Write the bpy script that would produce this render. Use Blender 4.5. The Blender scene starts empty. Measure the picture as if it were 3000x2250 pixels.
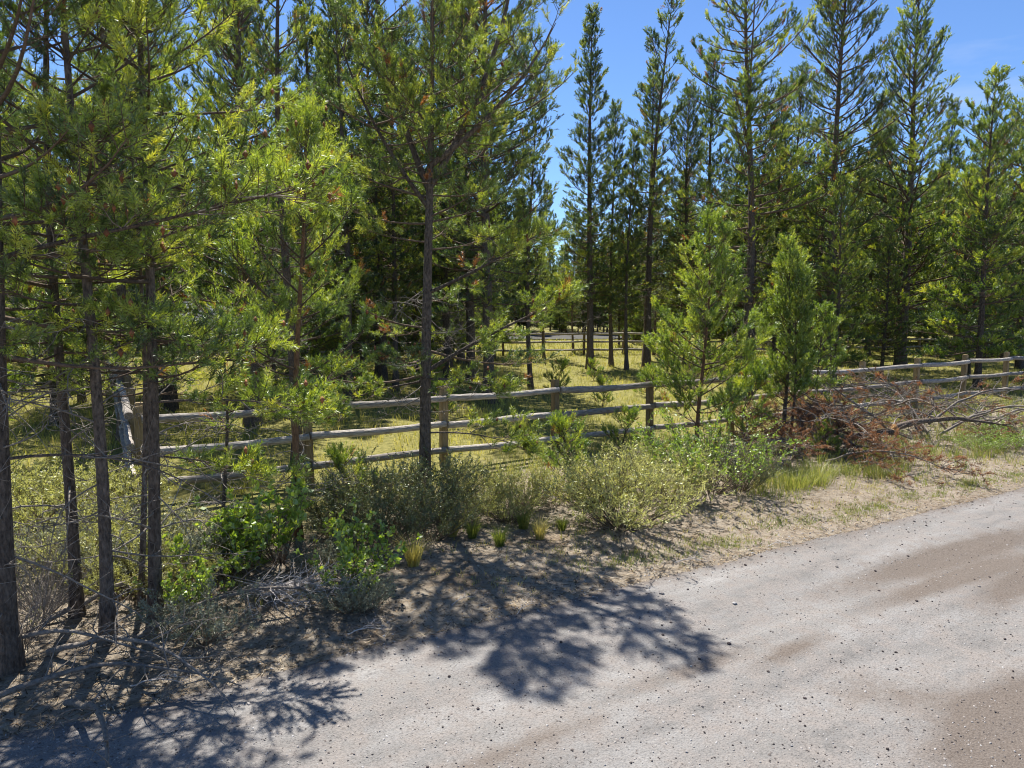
import bpy, bmesh, math, random
import numpy as np
from mathutils import Vector, Matrix

# ------------------------------------------------------------------ camera, sky, sun, exposure
scene = bpy.context.scene
COL = scene.collection
cam_d = bpy.data.cameras.new("camera"); cam = bpy.data.objects.new("camera", cam_d); COL.objects.link(cam)
cam_d.lens = 25.2; cam_d.sensor_width = 36; cam_d.clip_start = 0.05; cam_d.clip_end = 3000
cam.location = (0, 0, 2.91); cam.rotation_euler = (math.radians(90 - 6.17), 0, 0)
scene.camera = cam

SUN_AZ, SUN_EL = math.radians(-16), math.radians(60)      # azimuth from +Y towards +X
world = bpy.data.worlds.new("World"); scene.world = world; world.use_nodes = True
wn, wl = world.node_tree.nodes, world.node_tree.links
wn.clear()
w_out = wn.new("ShaderNodeOutputWorld"); w_bg = wn.new("ShaderNodeBackground")
sky = wn.new("ShaderNodeTexSky"); sky.sky_type = 'NISHITA'; sky.sun_disc = False
sky.sun_elevation = SUN_EL; sky.sun_rotation = SUN_AZ
sky.altitude = 1300; sky.air_density = 1.0; sky.dust_density = 0.05; sky.ozone_density = 4.0
w_bg.inputs["Strength"].default_value = 0.07
tc = wn.new("ShaderNodeTexCoord"); mp = wn.new("ShaderNodeMapping"); mp.inputs["Scale"].default_value = (1.6, 1.6, 7.0)
cn = wn.new("ShaderNodeTexNoise"); cn.inputs["Scale"].default_value = 1.7; cn.inputs["Detail"].default_value = 6; cn.inputs["Roughness"].default_value = 0.55
cr = wn.new("ShaderNodeValToRGB"); cr.color_ramp.elements[0].position = 0.58; cr.color_ramp.elements[1].position = 0.85
cr.color_ramp.elements[1].color = (0.42, 0.42, 0.42, 1)
mixc = wn.new("ShaderNodeMix"); mixc.data_type = 'RGBA'
wl.new(tc.outputs["Generated"], mp.inputs["Vector"]); wl.new(mp.outputs["Vector"], cn.inputs["Vector"])
wl.new(cn.outputs["Fac"], cr.inputs["Fac"]); wl.new(cr.outputs["Color"], mixc.inputs["Factor"])
tn = wn.new("ShaderNodeMix"); tn.data_type = "RGBA"; tn.blend_type = "MULTIPLY"; tn.inputs["Factor"].default_value = 1; tn.inputs["B"].default_value = (0.84, 0.98, 1.16, 1)
wl.new(sky.outputs["Color"], tn.inputs["A"]); wl.new(tn.outputs["Result"], mixc.inputs["A"]); mixc.inputs["B"].default_value = (6.0, 6.4, 7.0, 1)
wl.new(mixc.outputs["Result"], w_bg.inputs["Color"]); wl.new(w_bg.outputs["Background"], w_out.inputs["Surface"])

sun_d = bpy.data.lights.new("sun", 'SUN'); sun = bpy.data.objects.new("sun", sun_d); COL.objects.link(sun)
sun_d.energy = 5.0; sun_d.angle = math.radians(0.53); sun_d.color = (1.0, 0.95, 0.87)
sdir = Vector((math.sin(SUN_AZ) * math.cos(SUN_EL), math.cos(SUN_AZ) * math.cos(SUN_EL), math.sin(SUN_EL)))
sun.rotation_euler = sdir.to_track_quat('Z', 'Y').to_euler(); sun.location = (-10, 20, 40)

scene.view_settings.view_transform = 'Standard'; scene.view_settings.look = 'None'
scene.view_settings.gamma = 1; scene.view_settings.exposure = 1.08
scene.cycles.max_bounces = 6; scene.cycles.diffuse_bounces = 3; scene.cycles.glossy_bounces = 2
scene.cycles.transmission_bounces = 5; scene.cycles.transparent_max_bounces = 4
scene.cycles.filter_width = 1.05; scene.cycles.use_denoising = True; scene.cycles.sample_clamp_indirect = 4

# ------------------------------------------------------------------ helpers
TAU = 2 * math.pi
CU, SU = math.cos(math.radians(30)), math.sin(math.radians(30))      # road and fence run along this direction
def uv2xy(u, v): return u * CU - v * SU, u * SU + v * CU
def xy2uv(x, y): return x * CU + y * SU, -x * SU + y * CU
def sstep(a, b, x):
    t = np.clip((x - a) / (b - a), 0, 1); return t * t * (3 - 2 * t)
def wob(x, y):
    return (np.sin(x * 1.7 + 0.6 * np.sin(y * 1.1)) * np.cos(y * 1.3 + 0.4) + 0.6 * np.sin(x * 3.9 + y * 2.3 + 1.0) + 0.4 * np.cos(x * 7.3 - y * 6.1)) * 0.5
ROAD_Z = -0.08
def gz(x, y):
    """height of the ground sheet"""
    u, v = xy2uv(np.asarray(x, float), np.asarray(y, float))
    base = -0.16 + 0.085 * sstep(5.4, 6.05, v) + 0.075 * sstep(6.0, 7.3, v)
    return base + 0.02 * wob(x, y) * sstep(6.0, 7.2, v) + 0.05 * sstep(13, 20, v) * np.sin(np.asarray(x) * .31) * np.cos(np.asarray(y) * .27)
def gz1(x, y): return float(gz(x, y))

def norm(a): return a / np.maximum(np.linalg.norm(a, axis=-1, keepdims=True), 1e-9)
def make_mesh(name, verts, faces, mat, tint=None, smooth=False):
    """verts (N,3); faces array (M,k) or list of such arrays"""
    if not isinstance(faces, list): faces = [faces]
    faces = [np.asarray(f, np.int32) for f in faces if len(f)]
    me = bpy.data.meshes.new(name)
    verts = np.asarray(verts, np.float32)
    me.vertices.add(len(verts)); me.vertices.foreach_set("co", verts.ravel())
    loops = np.concatenate([f.ravel() for f in faces])
    tot = np.concatenate([np.full(len(f), f.shape[1], np.int32) for f in faces])
    start = np.concatenate([[0], np.cumsum(tot)[:-1]]).astype(np.int32)
    me.loops.add(len(loops)); me.loops.foreach_set("vertex_index", loops)
    me.polygons.add(len(tot)); me.polygons.foreach_set("loop_start", start)
    if smooth: me.polygons.foreach_set("use_smooth", np.ones(len(tot), bool))
    if tint is not None:
        at = me.attributes.new("tint", 'FLOAT', 'POINT'); at.data.foreach_set("value", np.asarray(tint, np.float32))
    me.update(calc_edges=True)
    for m in (mat if isinstance(mat, list) else [mat]): me.materials.append(m)
    return me
def add_obj(name, me, parent=None, loc=None, rot=None, scale=None):
    o = bpy.data.objects.new(name, me); COL.objects.link(o)
    if parent is not None: o.parent = parent
    if loc is not None: o.location = loc
    if rot is not None: o.rotation_euler = rot
    if scale is not None: o.scale = scale if hasattr(scale, '__len__') else (scale,) * 3
    return o
def tag(o, label=None, cat=None, group=None, kind=None):
    if label: o["label"] = label
    if cat: o["category"] = cat
    if group: o["group"] = group
    if kind: o["kind"] = kind
    return o
def copy_tree(o, parent=None):
    c = o.copy(); COL.objects.link(c); c.parent = parent
    for ch in o.children: copy_tree(ch, c)
    return c

def tubes(P, R, sides, caps=False):
    """P (N,K,3) centre lines, R (N,K) radii -> verts, quads"""
    P = np.asarray(P, float); R = np.asarray(R, float)
    N, K, _ = P.shape
    T = norm(np.gradient(P, axis=1))
    mean = norm(P[:, -1] - P[:, 0])
    ref = np.where(np.abs(mean[:, 2:3]) > 0.8, np.array([[1.0, 0, 0]]), np.array([[0, 0, 1.0]]))
    n1 = norm(np.cross(T, np.repeat(ref[:, None], K, 1))); n2 = np.cross(T, n1)
    a = np.arange(sides) / sides * TAU
    V = P[:, :, None] + R[:, :, None, None] * (n1[:, :, None] * np.cos(a)[None, None, :, None] + n2[:, :, None] * np.sin(a)[None, None, :, None])
    idx = np.arange(N * K * sides).reshape(N, K, sides)
    nx = np.roll(idx, -1, axis=2)
    F = np.stack([idx[:, :-1], nx[:, :-1], nx[:, 1:], idx[:, 1:]], -1).reshape(-1, 4)
    return V.reshape(-1, 3), F
class Acc:
    def __init__(s): s.v = []; s.f = {}; s.t = []; s.n = 0
    def add(s, V, F, t=0.0):
        s.v.append(V); s.f.setdefault(F.shape[1], []).append(F + s.n); s.n += len(V)
        s.t.append(np.broadcast_to(np.asarray(t, float), (len(V),)))
    def mesh(s, name, mat, smooth=False):
        return make_mesh(name, np.concatenate(s.v), [np.concatenate(f) for f in s.f.values()], mat, np.concatenate(s.t), smooth)

# ------------------------------------------------------------------ materials
def new_mat(name):
    m = bpy.data.materials.new(name); m.use_nodes = True
    nt = m.node_tree; nt.nodes.clear()
    return m, nt.nodes, nt.links
def ramp(n, stops):
    r = n.new("ShaderNodeValToRGB"); e = r.color_ramp.elements
    while len(e) < len(stops): e.new(0.5)
    for k, (p, c) in enumerate(stops): e[k].position = p; e[k].color = (*c, 1)
    return r
def leaf_mat(name, stops, trans=0.42, tcol=(1.75, 1.7, 0.5), gloss=0.09, rough=0.45):
    m, n, l = new_mat(name)
    at = n.new("ShaderNodeAttribute"); at.attribute_name = "tint"
    r = ramp(n, stops); l.new(at.outputs["Fac"], r.inputs["Fac"])
    d = n.new("ShaderNodeBsdfDiffuse"); t = n.new("ShaderNodeBsdfTranslucent"); g = n.new("ShaderNodeBsdfGlossy")
    g.inputs["Roughness"].default_value = rough; g.inputs["Color"].default_value = (0.9, 0.95, 0.9, 1)
    mc = n.new("ShaderNodeMix"); mc.data_type = 'RGBA'; mc.blend_type = 'MULTIPLY'; mc.inputs["Factor"].default_value = 1
    mc.inputs["B"].default_value = (*tcol, 1); l.new(r.outputs["Color"], mc.inputs["A"])
    l.new(r.outputs["Color"], d.inputs["Color"]); l.new(mc.outputs["Result"], t.inputs["Color"])
    m1 = n.new("ShaderNodeMixShader"); m1.inputs[0].default_value = trans
    l.new(d.outputs[0], m1.inputs[1]); l.new(t.outputs[0], m1.inputs[2])
    m2 = n.new("ShaderNodeMixShader"); m2.inputs[0].default_value = gloss
    l.new(m1.outputs[0], m2.inputs[1]); l.new(g.outputs[0], m2.inputs[2])
    o = n.new("ShaderNodeOutputMaterial"); l.new(m2.outputs[0], o.inputs["Surface"])
    return m
def wood_mat(name, c0, c1, scale=(14, 14, 3), bump=0.6, rough=0.9, noise_scale=4.0, moss=None):
    m, n, l = new_mat(name)
    tcn = n.new("ShaderNodeTexCoord"); mpn = n.new("ShaderNodeMapping"); mpn.inputs["Scale"].default_value = scale
    nz = n.new("ShaderNodeTexNoise"); nz.inputs["Scale"].default_value = noise_scale; nz.inputs["Detail"].default_value = 8; nz.inputs["Roughness"].default_value = 0.65
    vo = n.new("ShaderNodeTexVoronoi"); vo.inputs["Scale"].default_value = noise_scale * 1.5
    l.new(tcn.outputs["Object"], mpn.inputs["Vector"]); l.new(mpn.outputs["Vector"], nz.inputs["Vector"]); l.new(mpn.outputs["Vector"], vo.inputs["Vector"])
    r = ramp(n, [(0.3, c0), (0.7, c1)]); l.new(nz.outputs["Fac"], r.inputs["Fac"])
    oi = n.new("ShaderNodeObjectInfo"); hs = n.new("ShaderNodeHueSaturation")
    mr = n.new("ShaderNodeMapRange"); mr.inputs["To Min"].default_value = 0.75; mr.inputs["To Max"].default_value = 1.25
    l.new(oi.outputs["Random"], mr.inputs["Value"]); l.new(mr.outputs["Result"], hs.inputs["Value"]); l.new(r.outputs["Color"], hs.inputs["Color"])
    col = hs.outputs["Color"]
    p = n.new("ShaderNodeBsdfPrincipled"); p.inputs["Roughness"].default_value = rough; p.inputs["Specular IOR Level"].default_value = 0.25
    l.new(col, p.inputs["Base Color"])
    ad = n.new("ShaderNodeMath"); ad.operation = 'ADD'; l.new(nz.outputs["Fac"], ad.inputs[0]); l.new(vo.outputs["Distance"], ad.inputs[1])
    b = n.new("ShaderNodeBump"); b.inputs["Strength"].default_value = bump; b.inputs["Distance"].default_value = 0.015
    l.new(ad.outputs[0], b.inputs["Height"]); l.new(b.outputs[0], p.inputs["Normal"])
    o = n.new("ShaderNodeOutputMaterial"); l.new(p.outputs[0], o.inputs["Surface"])
    return m
def plain_mat(name, col, rough=0.8, var=0.25, scale=6.0, bump=0.2):
    return wood_mat(name, tuple(c * (1 - var) for c in col), tuple(min(1, c * (1 + var)) for c in col), (1, 1, 1), bump, rough, scale)

PINE_STOPS = [(0.0, (0.03, 0.06, 0.016)), (0.4, (0.12, 0.185, 0.03)), (0.72, (0.32, 0.385, 0.055)), (0.93, (0.50, 0.50, 0.085)), (0.955, (0.30, 0.12, 0.035)), (1.0, (0.24, 0.075, 0.03))]
M_NEEDLE = leaf_mat("pine_needles", PINE_STOPS)
M_NEEDLE_FAR = leaf_mat("pine_needles_tall", [(0.0, (0.022, 0.05, 0.020)), (0.4, (0.08, 0.13, 0.032)), (0.76, (0.24, 0.285, 0.05)), (0.95, (0.38, 0.38, 0.065)), (0.965, (0.26, 0.11, 0.035)), (1.0, (0.22, 0.08, 0.03))])
M_NEEDLE_YOUNG = leaf_mat("young_pine_needles", [(0.0, (0.07, 0.13, 0.024)), (0.45, (0.20, 0.28, 0.042)), (0.92, (0.40, 0.45, 0.07)), (0.96, (0.30, 0.15, 0.04)), (1.0, (0.25, 0.09, 0.03))])
M_RUST = leaf_mat("dead_rust_needles", [(0.0, (0.08, 0.05, 0.03)), (0.4, (0.22, 0.11, 0.055)), (0.75, (0.38, 0.18, 0.08)), (1.0, (0.44, 0.27, 0.15))], 0.35, (1.1, 1.0, 0.9), 0.03)
M_GRASS = leaf_mat("meadow_grass_blades", [(0.0, (0.16, 0.20, 0.035)), (0.35, (0.36, 0.36, 0.08)), (0.7, (0.54, 0.48, 0.16)), (1.0, (0.60, 0.51, 0.25))], 0.45, (1.25, 1.2, 0.8), 0.04)
M_GREEN_GRASS = leaf_mat("green_grass_blades", [(0.0, (0.10, 0.15, 0.025)), (0.5, (0.22, 0.26, 0.055)), (1.0, (0.46, 0.39, 0.18))], 0.45, (1.35, 1.3, 0.7), 0.05)
M_BITTER = leaf_mat("pale_shrub_leaves", [(0.0, (0.20, 0.21, 0.07)), (0.5, (0.38, 0.38, 0.14)), (1.0, (0.55, 0.52, 0.26))], 0.45, (1.3, 1.3, 0.8), 0.05)
M_DARKBUSH = leaf_mat("dark_shrub_leaves", [(0.0, (0.07, 0.09, 0.035)), (0.6, (0.15, 0.175, 0.07)), (1.0, (0.26, 0.265, 0.12))], 0.3, (1.1, 1.1, 0.7), 0.06)
M_SAGE = leaf_mat("sage_leaves", [(0.0, (0.13, 0.15, 0.10)), (0.6, (0.23, 0.25, 0.18)), (1.0, (0.34, 0.34, 0.26))], 0.25, (1.1, 1.1, 0.8), 0.03)
M_LEAFY = leaf_mat("currant_leaves", [(0.0, (0.11, 0.18, 0.028)), (0.6, (0.27, 0.37, 0.06)), (1.0, (0.42, 0.46, 0.09))], 0.45, (1.4, 1.4, 0.5), 0.08, 0.5)
M_BARK = wood_mat("pine_bark", (0.035, 0.027, 0.022), (0.21, 0.165, 0.13), (9, 9, 3.5), 1.0)
M_BARK_ORANGE = wood_mat("young_orange_bark", (0.10, 0.055, 0.03), (0.26, 0.15, 0.08), (12, 12, 4), 0.7)
M_TWIG = wood_mat("live_twig_bark", (0.07, 0.05, 0.035), (0.17, 0.12, 0.085), (8, 8, 8), 0.3)
M_DEAD = wood_mat("dead_grey_twigs", (0.11, 0.095, 0.08), (0.28, 0.245, 0.21), (8, 8, 8), 0.3)
M_DEADPALE = wood_mat("bleached_sticks", (0.34, 0.31, 0.29), (0.60, 0.56, 0.53), (8, 8, 8), 0.3)
M_STEM = wood_mat("shrub_stems", (0.09, 0.065, 0.045), (0.22, 0.17, 0.12), (8, 8, 8), 0.3)
M_RAIL = wood_mat("weathered_rail_wood", (0.16, 0.138, 0.115), (0.52, 0.475, 0.42), (1.6, 14, 14), 0.9, 0.9)
M_POST = wood_mat("treated_post_wood", (0.17, 0.12, 0.06), (0.33, 0.25, 0.14), (16, 16, 2), 0.4, 0.85)
M_CUT = wood_mat("fresh_cut_wood", (0.42, 0.22, 0.08), (0.60, 0.36, 0.15), (6, 6, 6), 0.2)
M_CONE = plain_mat("cone_scales", (0.22, 0.09, 0.04), 0.8, 0.4, 30)
M_STONE = plain_mat("road_stone", (0.22, 0.20, 0.19), 0.9, 0.45, 3, 0.4)
M_DSTONE = plain_mat("dark_lava_stone", (0.075, 0.06, 0.058), 0.9, 0.4, 20, 0.5)
M_LSTONE = plain_mat("pale_stone", (0.33, 0.32, 0.31), 0.9, 0.2, 20, 0.4)

# ------------------------------------------------------------------ ground, road
def ground_mat():
    m, n, l = new_mat("ground_soil")
    tcn = n.new("ShaderNodeTexCoord")
    def noise(s, d=6, r=0.6):
        q = n.new("ShaderNodeTexNoise"); q.inputs["Scale"].default_value = s; q.inputs["Detail"].default_value = d; q.inputs["Roughness"].default_value = r
        l.new(tcn.outputs["Object"], q.inputs["Vector"]); return q
    n1, n2, n3 = noise(0.9), noise(9, 8, 0.7), noise(60, 6, 0.7)
    sand = ramp(n, [(0.32, (0.16, 0.125, 0.085)), (0.48, (0.29, 0.243, 0.185)), (0.7, (0.37, 0.325, 0.26))]); l.new(n2.outputs["Fac"], sand.inputs["Fac"])
    litter = ramp(n, [(0.35, (0.07, 0.046, 0.03)), (0.6, (0.20, 0.13, 0.075))]); l.new(n3.outputs["Fac"], litter.inputs["Fac"])
    lm = ramp(n, [(0.52, (0, 0, 0)), (0.75, (0.8, 0.8, 0.8))]); l.new(n1.outputs["Fac"], lm.inputs["Fac"])
    mx = n.new("ShaderNodeMix"); mx.data_type = 'RGBA'; l.new(lm.outputs["Color"], mx.inputs["Factor"]); l.new(sand.outputs["Color"], mx.inputs["A"]); l.new(litter.outputs["Color"], mx.inputs["B"])
    sp = ramp(n, [(0.56, (0, 0, 0)), (0.66, (0.75, 0.75, 0.75))]); l.new(n3.outputs["Fac"], sp.inputs["Fac"])
    mx2 = n.new("ShaderNodeMix"); mx2.data_type = 'RGBA'; l.new(sp.outputs["Color"], mx2.inputs["Factor"]); l.new(mx.outputs["Result"], mx2.inputs["A"]); mx2.inputs["B"].default_value = (0.10, 0.07, 0.05, 1)
    mead = ramp(n, [(0.35, (0.10, 0.10, 0.03)), (0.55, (0.24, 0.22, 0.07)), (0.75, (0.36, 0.30, 0.13))]); l.new(n2.outputs["Fac"], mead.inputs["Fac"])
    at = n.new("ShaderNodeAttribute"); at.attribute_name = "tint"
    mx3 = n.new("ShaderNodeMix"); mx3.data_type = 'RGBA'; l.new(at.outputs["Fac"], mx3.inputs["Factor"]); l.new(mx2.outputs["Result"], mx3.inputs["A"]); l.new(mead.outputs["Color"], mx3.inputs["B"])
    p = n.new("ShaderNodeBsdfPrincipled"); p.inputs["Roughness"].default_value = 0.95; p.inputs["Specular IOR Level"].default_value = 0.1
    l.new(mx3.outputs["Result"], p.inputs["Base Color"])
    ad = n.new("ShaderNodeMath"); ad.operation = 'ADD'; l.new(n2.outputs["Fac"], ad.inputs[0]); l.new(n3.outputs["Fac"], ad.inputs[1])
    b = n.new("ShaderNodeBump"); b.inputs["Strength"].default_value = 0.9; b.inputs["Distance"].default_value = 0.03
    l.new(ad.outputs[0], b.inputs["Height"]); l.new(b.outputs[0], p.inputs["Normal"])
    o = n.new("ShaderNodeOutputMaterial"); l.new(p.outputs[0], o.inputs["Surface"]); return m
def grid_sheet(us, vs, zfun):
    U, V = np.meshgrid(us, vs); X, Y = uv2xy(U, V)
    Z = zfun(X, Y, U, V)
    nu, nv = len(us), len(vs)
    i = np.arange(nu * nv).reshape(nv, nu)
    F = np.stack([i[:-1, :-1], i[:-1, 1:], i[1:, 1:], i[1:, :-1]], -1).reshape(-1, 4)
    return np.stack([X, Y, Z], -1).reshape(-1, 3), F, U.ravel(), V.ravel()
us = np.concatenate([[-900, -400, -180, -100], np.arange(-60, -10, 1.5), np.arange(-10, 24, 0.18), np.arange(24, 60, 1.2), [75, 100, 180, 400, 900]])
vs = np.concatenate([[-500, -200, -60, -20, 0, 3, 5], np.arange(5.4, 12.6, 0.12), np.arange(12.8, 30, 0.5), np.arange(30, 90, 3), [110, 180, 400, 900]])
V_, F_, U_, W_ = grid_sheet(us, vs, lambda X, Y, U, V: gz(X, Y))
zone = sstep(10.2, 12.2, W_ + 0.7 * wob(V_[:, 0], V_[:, 1]) + 2.2 * sstep(8, 2, U_) - 0.3)
ground = add_obj("ground", make_mesh("ground", V_, F_, ground_mat(), zone, True)); tag(ground, kind="structure")

def road_mat():
    m, n, l = new_mat("gravel_road_surface")
    tcn = n.new("ShaderNodeTexCoord"); mpn = n.new("ShaderNodeMapping"); mpn.inputs["Rotation"].default_value = (0, 0, -math.radians(30))
    l.new(tcn.outputs["Object"], mpn.inputs["Vector"])
    def noise(s, d=6, r=0.6, sc=(1, 1, 1)):
        q = n.new("ShaderNodeTexNoise"); q.inputs["Scale"].default_value = s; q.inputs["Detail"].default_value = d; q.inputs["Roughness"].default_value = r
        m2 = n.new("ShaderNodeMapping"); m2.inputs["Scale"].default_value = sc
        l.new(mpn.outputs["Vector"], m2.inputs["Vector"]); l.new(m2.outputs["Vector"], q.inputs["Vector"]); return q
    nf, nm, nl = noise(55, 8, 0.75), noise(5, 8, 0.7), noise(1.6, 7, 0.6, (0.25, 1.6, 1))
    base = ramp(n, [(0.3, (0.138, 0.132, 0.126)), (0.5, (0.208, 0.20, 0.192)), (0.72, (0.29, 0.281, 0.271))]); l.new(nl.outputs["Fac"], base.inputs["Fac"])
    pink = ramp(n, [(0.42, (0, 0, 0)), (0.62, (1, 1, 1))]); l.new(nm.outputs["Fac"], pink.inputs["Fac"])
    mx = n.new("ShaderNodeMix"); mx.data_type = 'RGBA'; l.new(pink.outputs["Color"], mx.inputs["Factor"]); l.new(base.outputs["Color"], mx.inputs["A"]); mx.inputs["B"].default_value = (0.225, 0.205, 0.19, 1)
    sp = ramp(n, [(0.33, (0.22, 0.22, 0.22)), (0.45, (0.8, 0.8, 0.8)), (0.55, (1, 1, 1)), (0.64, (1.05, 1.05, 1.05)), (0.70, (1.7, 1.7, 1.7))]); l.new(nf.outputs["Fac"], sp.inputs["Fac"])
    mu = n.new("ShaderNodeMix"); mu.data_type = 'RGBA'; mu.blend_type = 'MULTIPLY'; mu.inputs["Factor"].default_value = 0.8
    l.new(mx.outputs["Result"], mu.inputs["A"]); l.new(sp.outputs["Color"], mu.inputs["B"])
    at = n.new("ShaderNodeAttribute"); at.attribute_name = "tint"
    brk = n.new("ShaderNodeMath"); brk.operation = 'MULTIPLY_ADD'; l.new(nm.outputs["Fac"], brk.inputs[0]); brk.inputs[1].default_value = 0.6; l.new(at.outputs["Fac"], brk.inputs[2])
    br = ramp(n, [(0.35, (0, 0, 0)), (1.0, (0.85, 0.85, 0.85))]); l.new(brk.outputs[0], br.inputs["Fac"])
    stain = ramp(n, [(0.35, (0.082, 0.064, 0.051)), (0.65, (0.15, 0.124, 0.104))]); l.new(nf.outputs["Fac"], stain.inputs["Fac"])
    m3 = n.new("ShaderNodeMix"); m3.data_type = 'RGBA'; l.new(br.outputs["Color"], m3.inputs["Factor"]); l.new(mu.outputs["Result"], m3.inputs["A"]); l.new(stain.outputs["Color"], m3.inputs["B"])
    p = n.new("ShaderNodeBsdfPrincipled"); p.inputs["Roughness"].default_value = 0.95; p.inputs["Specular IOR Level"].default_value = 0.15
    l.new(m3.outputs["Result"], p.inputs["Base Color"])
    vo = n.new("ShaderNodeTexVoronoi"); vo.inputs["Scale"].default_value = 70; l.new(mpn.outputs["Vector"], vo.inputs["Vector"])
    ad = n.new("ShaderNodeMath"); ad.operation = 'SUBTRACT'; l.new(nf.outputs["Fac"], ad.inputs[0]); l.new(vo.outputs["Distance"], ad.inputs[1])
    b = n.new("ShaderNodeBump"); b.inputs["Strength"].default_value = 0.5; b.inputs["Distance"].default_value = 0.01
    l.new(ad.outputs[0], b.inputs["Height"]); l.new(b.outputs[0], p.inputs["Normal"])
    o = n.new("ShaderNodeOutputMaterial"); l.new(p.outputs[0], o.inputs["Surface"]); return m
def road_z(U, V):
    return ROAD_Z + 0.008 * np.sin(V * 5.2 + 0.25 * np.sin(U * 0.7)) + 0.004 * np.sin(V * 21 + .5 * np.sin(U * .9)) * (.5 + .5 * np.sin(U * .8 + V)) + 0.006 * wob(U * 1.3, V * 2.1) - 0.02 * sstep(5.7, 6.1, V)
rus = np.concatenate([[-400, -120, -40, -20], np.arange(-10, 22, 0.09), [24, 28, 34, 45, 80, 160, 400]])
rvs = np.concatenate([[-4.0, -2, -1, 0], np.arange(0.5, 6.5, 0.08)])
V_, F_, U_, W_ = grid_sheet(rus, rvs, lambda X, Y, U, V: road_z(U, V))
def stain(u0, v0, lu, lv, rot=0.0, k=1.0):
    c, s = math.cos(rot), math.sin(rot); a = (U_ - u0) * c + (W_ - v0) * s; b = -(U_ - u0) * s + (W_ - v0) * c
    return k * np.exp(-((a / lu) ** 2 + (b / lv) ** 2) ** 1.3)
st = stain(8.9, 4.62, 2.2, 0.30) + stain(8.2, 4.15, 1.6, 0.16) + stain(8.8, 3.75, 1.3, 0.22, 0.1) + stain(5.1, 3.95, 0.5, 0.10, .1, .8) + stain(4.2, 4.15, .8, .10, .02, .5)
st = st + stain(2.3, 3.95, 0.9, 0.10, 0.03, .55) + stain(1.6, 3.75, 0.9, 0.12, 0.0, 0.55) + stain(5.6, 2.45, 1.0, 0.35, 0.1) + stain(5.2, 3.1, .5, .25, -.6, .5) + stain(7, 2.2, 2, .4, 0, .8)
st = st + 0.55 * sstep(5.5, 5.95, W_ + 0.12 * wob(U_ * 1.5, W_))
road = add_obj("gravel_road", make_mesh("gravel_road", V_, F_, road_mat(), np.clip(st, 0, 1), True)); tag(road, kind="structure")

# loose stones on the road: the large ones singly, the rest joined
def rock_mesh(seed, mat):
    r = random.Random(seed); bm = bmesh.new(); bmesh.ops.create_icosphere(bm, subdivisions=1, radius=1)
    sx, sy, sz = r.uniform(.8, 1.2), r.uniform(.65, 1.0), r.uniform(.45, .75)
    for v in bm.verts: v.co *= r.uniform(.78, 1.12); v.co.x *= sx; v.co.y *= sy; v.co.z *= sz
    me = bpy.data.meshes.new("stone"); bm.to_mesh(me); bm.free(); me.materials.append(mat); return me
ROCKS = [rock_mesh(k, [M_STONE, M_DSTONE, M_DSTONE, M_LSTONE, M_STONE, M_DSTONE][k % 6]) for k in range(12)]
rs = np.random.default_rng(5)
cnt = 0
while cnt < 295:
    x, y = rs.uniform(-4.5, 8.5), rs.uniform(4.2, 11)
    u, v = xy2uv(x, y)
    if not (1.6 < v < 6.0) or abs(x) > y * 0.78: continue
    s = 0.009 * (.7 + 1.1 * rs.random() ** 3) * (y / 4.8) ** 0.6
    if rs.random() < .07: s *= 1.7
    add_obj("stone", ROCKS[int(rs.integers(12))], road, (x, y, float(road_z(u, v)) + s * .25), (0, 0, rs.uniform(0, TAU)), s); cnt += 1
def scatter_rocks(n, sampler, smin, smax, mat, name, power=3):
    octa = np.array([[1, 0, -.2], [-.6, .8, -.2], [-.5, -.9, -.2], [.2, .5, .8], [-.1, -.5, .9], [.9, -.3, .6]], float)
    of = np.array([[0, 1, 3], [1, 2, 4], [2, 0, 5], [0, 3, 5], [1, 4, 3], [2, 5, 4], [3, 4, 5]])
    P = sampler(n); n = len(P)
    s = smin + (smax - smin) * rs.random(n) ** power
    sc = s[:, None, None] * (0.7 + 0.6 * rs.random((n, 6, 1))) * np.array([1, 1, .6])
    a = rs.random(n) * TAU
    R = np.zeros((n, 3, 3)); R[:, 0, 0] = np.cos(a); R[:, 0, 1] = -np.sin(a); R[:, 1, 0] = np.sin(a); R[:, 1, 1] = np.cos(a); R[:, 2, 2] = 1
    V = np.einsum('nij,nkj->nki', R, octa[None] * sc) + P[:, None] + np.array([0, 0, 1]) * (s * .2)[:, None, None]
    F = of[None] + (np.arange(n) * 6)[:, None, None]
    return make_mesh(name, V.reshape(-1, 3), F.reshape(-1, 3), mat, np.repeat(rs.random(n), 6))
def road_pts(n):
    y = 4.0 + 12 * rs.random(n * 3) ** 1.6; x = (rs.random(n * 3) * 2 - 1) * y * 0.8
    u, v = xy2uv(x, y); k = (v < 6.12) & (v > 0.8)
    x, y, u, v = x[k][:n], y[k][:n], u[k][:n], v[k][:n]
    return np.stack([x, y, road_z(u, v)], -1)
def pebble_mat():
    m, n, l = new_mat("loose_pebbles")
    at = n.new("ShaderNodeAttribute"); at.attribute_name = "tint"
    r = ramp(n, [(0.0, (0.05, 0.042, 0.04)), (0.35, (0.13, 0.11, 0.10)), (0.6, (0.30, 0.27, 0.25)), (0.9, (0.28, 0.27, 0.262)), (1.0, (0.36, 0.35, 0.345))]); l.new(at.outputs["Fac"], r.inputs["Fac"])
    p = n.new("ShaderNodeBsdfPrincipled"); p.inputs["Roughness"].default_value = 0.9; l.new(r.outputs["Color"], p.inputs["Base Color"])
    o = n.new("ShaderNodeOutputMaterial"); l.new(p.outputs[0], o.inputs["Surface"]); return m
M_PEB = pebble_mat()
tag(add_obj("loose_gravel", scatter_rocks(10000, road_pts, 0.003, 0.012, M_PEB, "loose_gravel", 3), road), kind="stuff")
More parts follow.
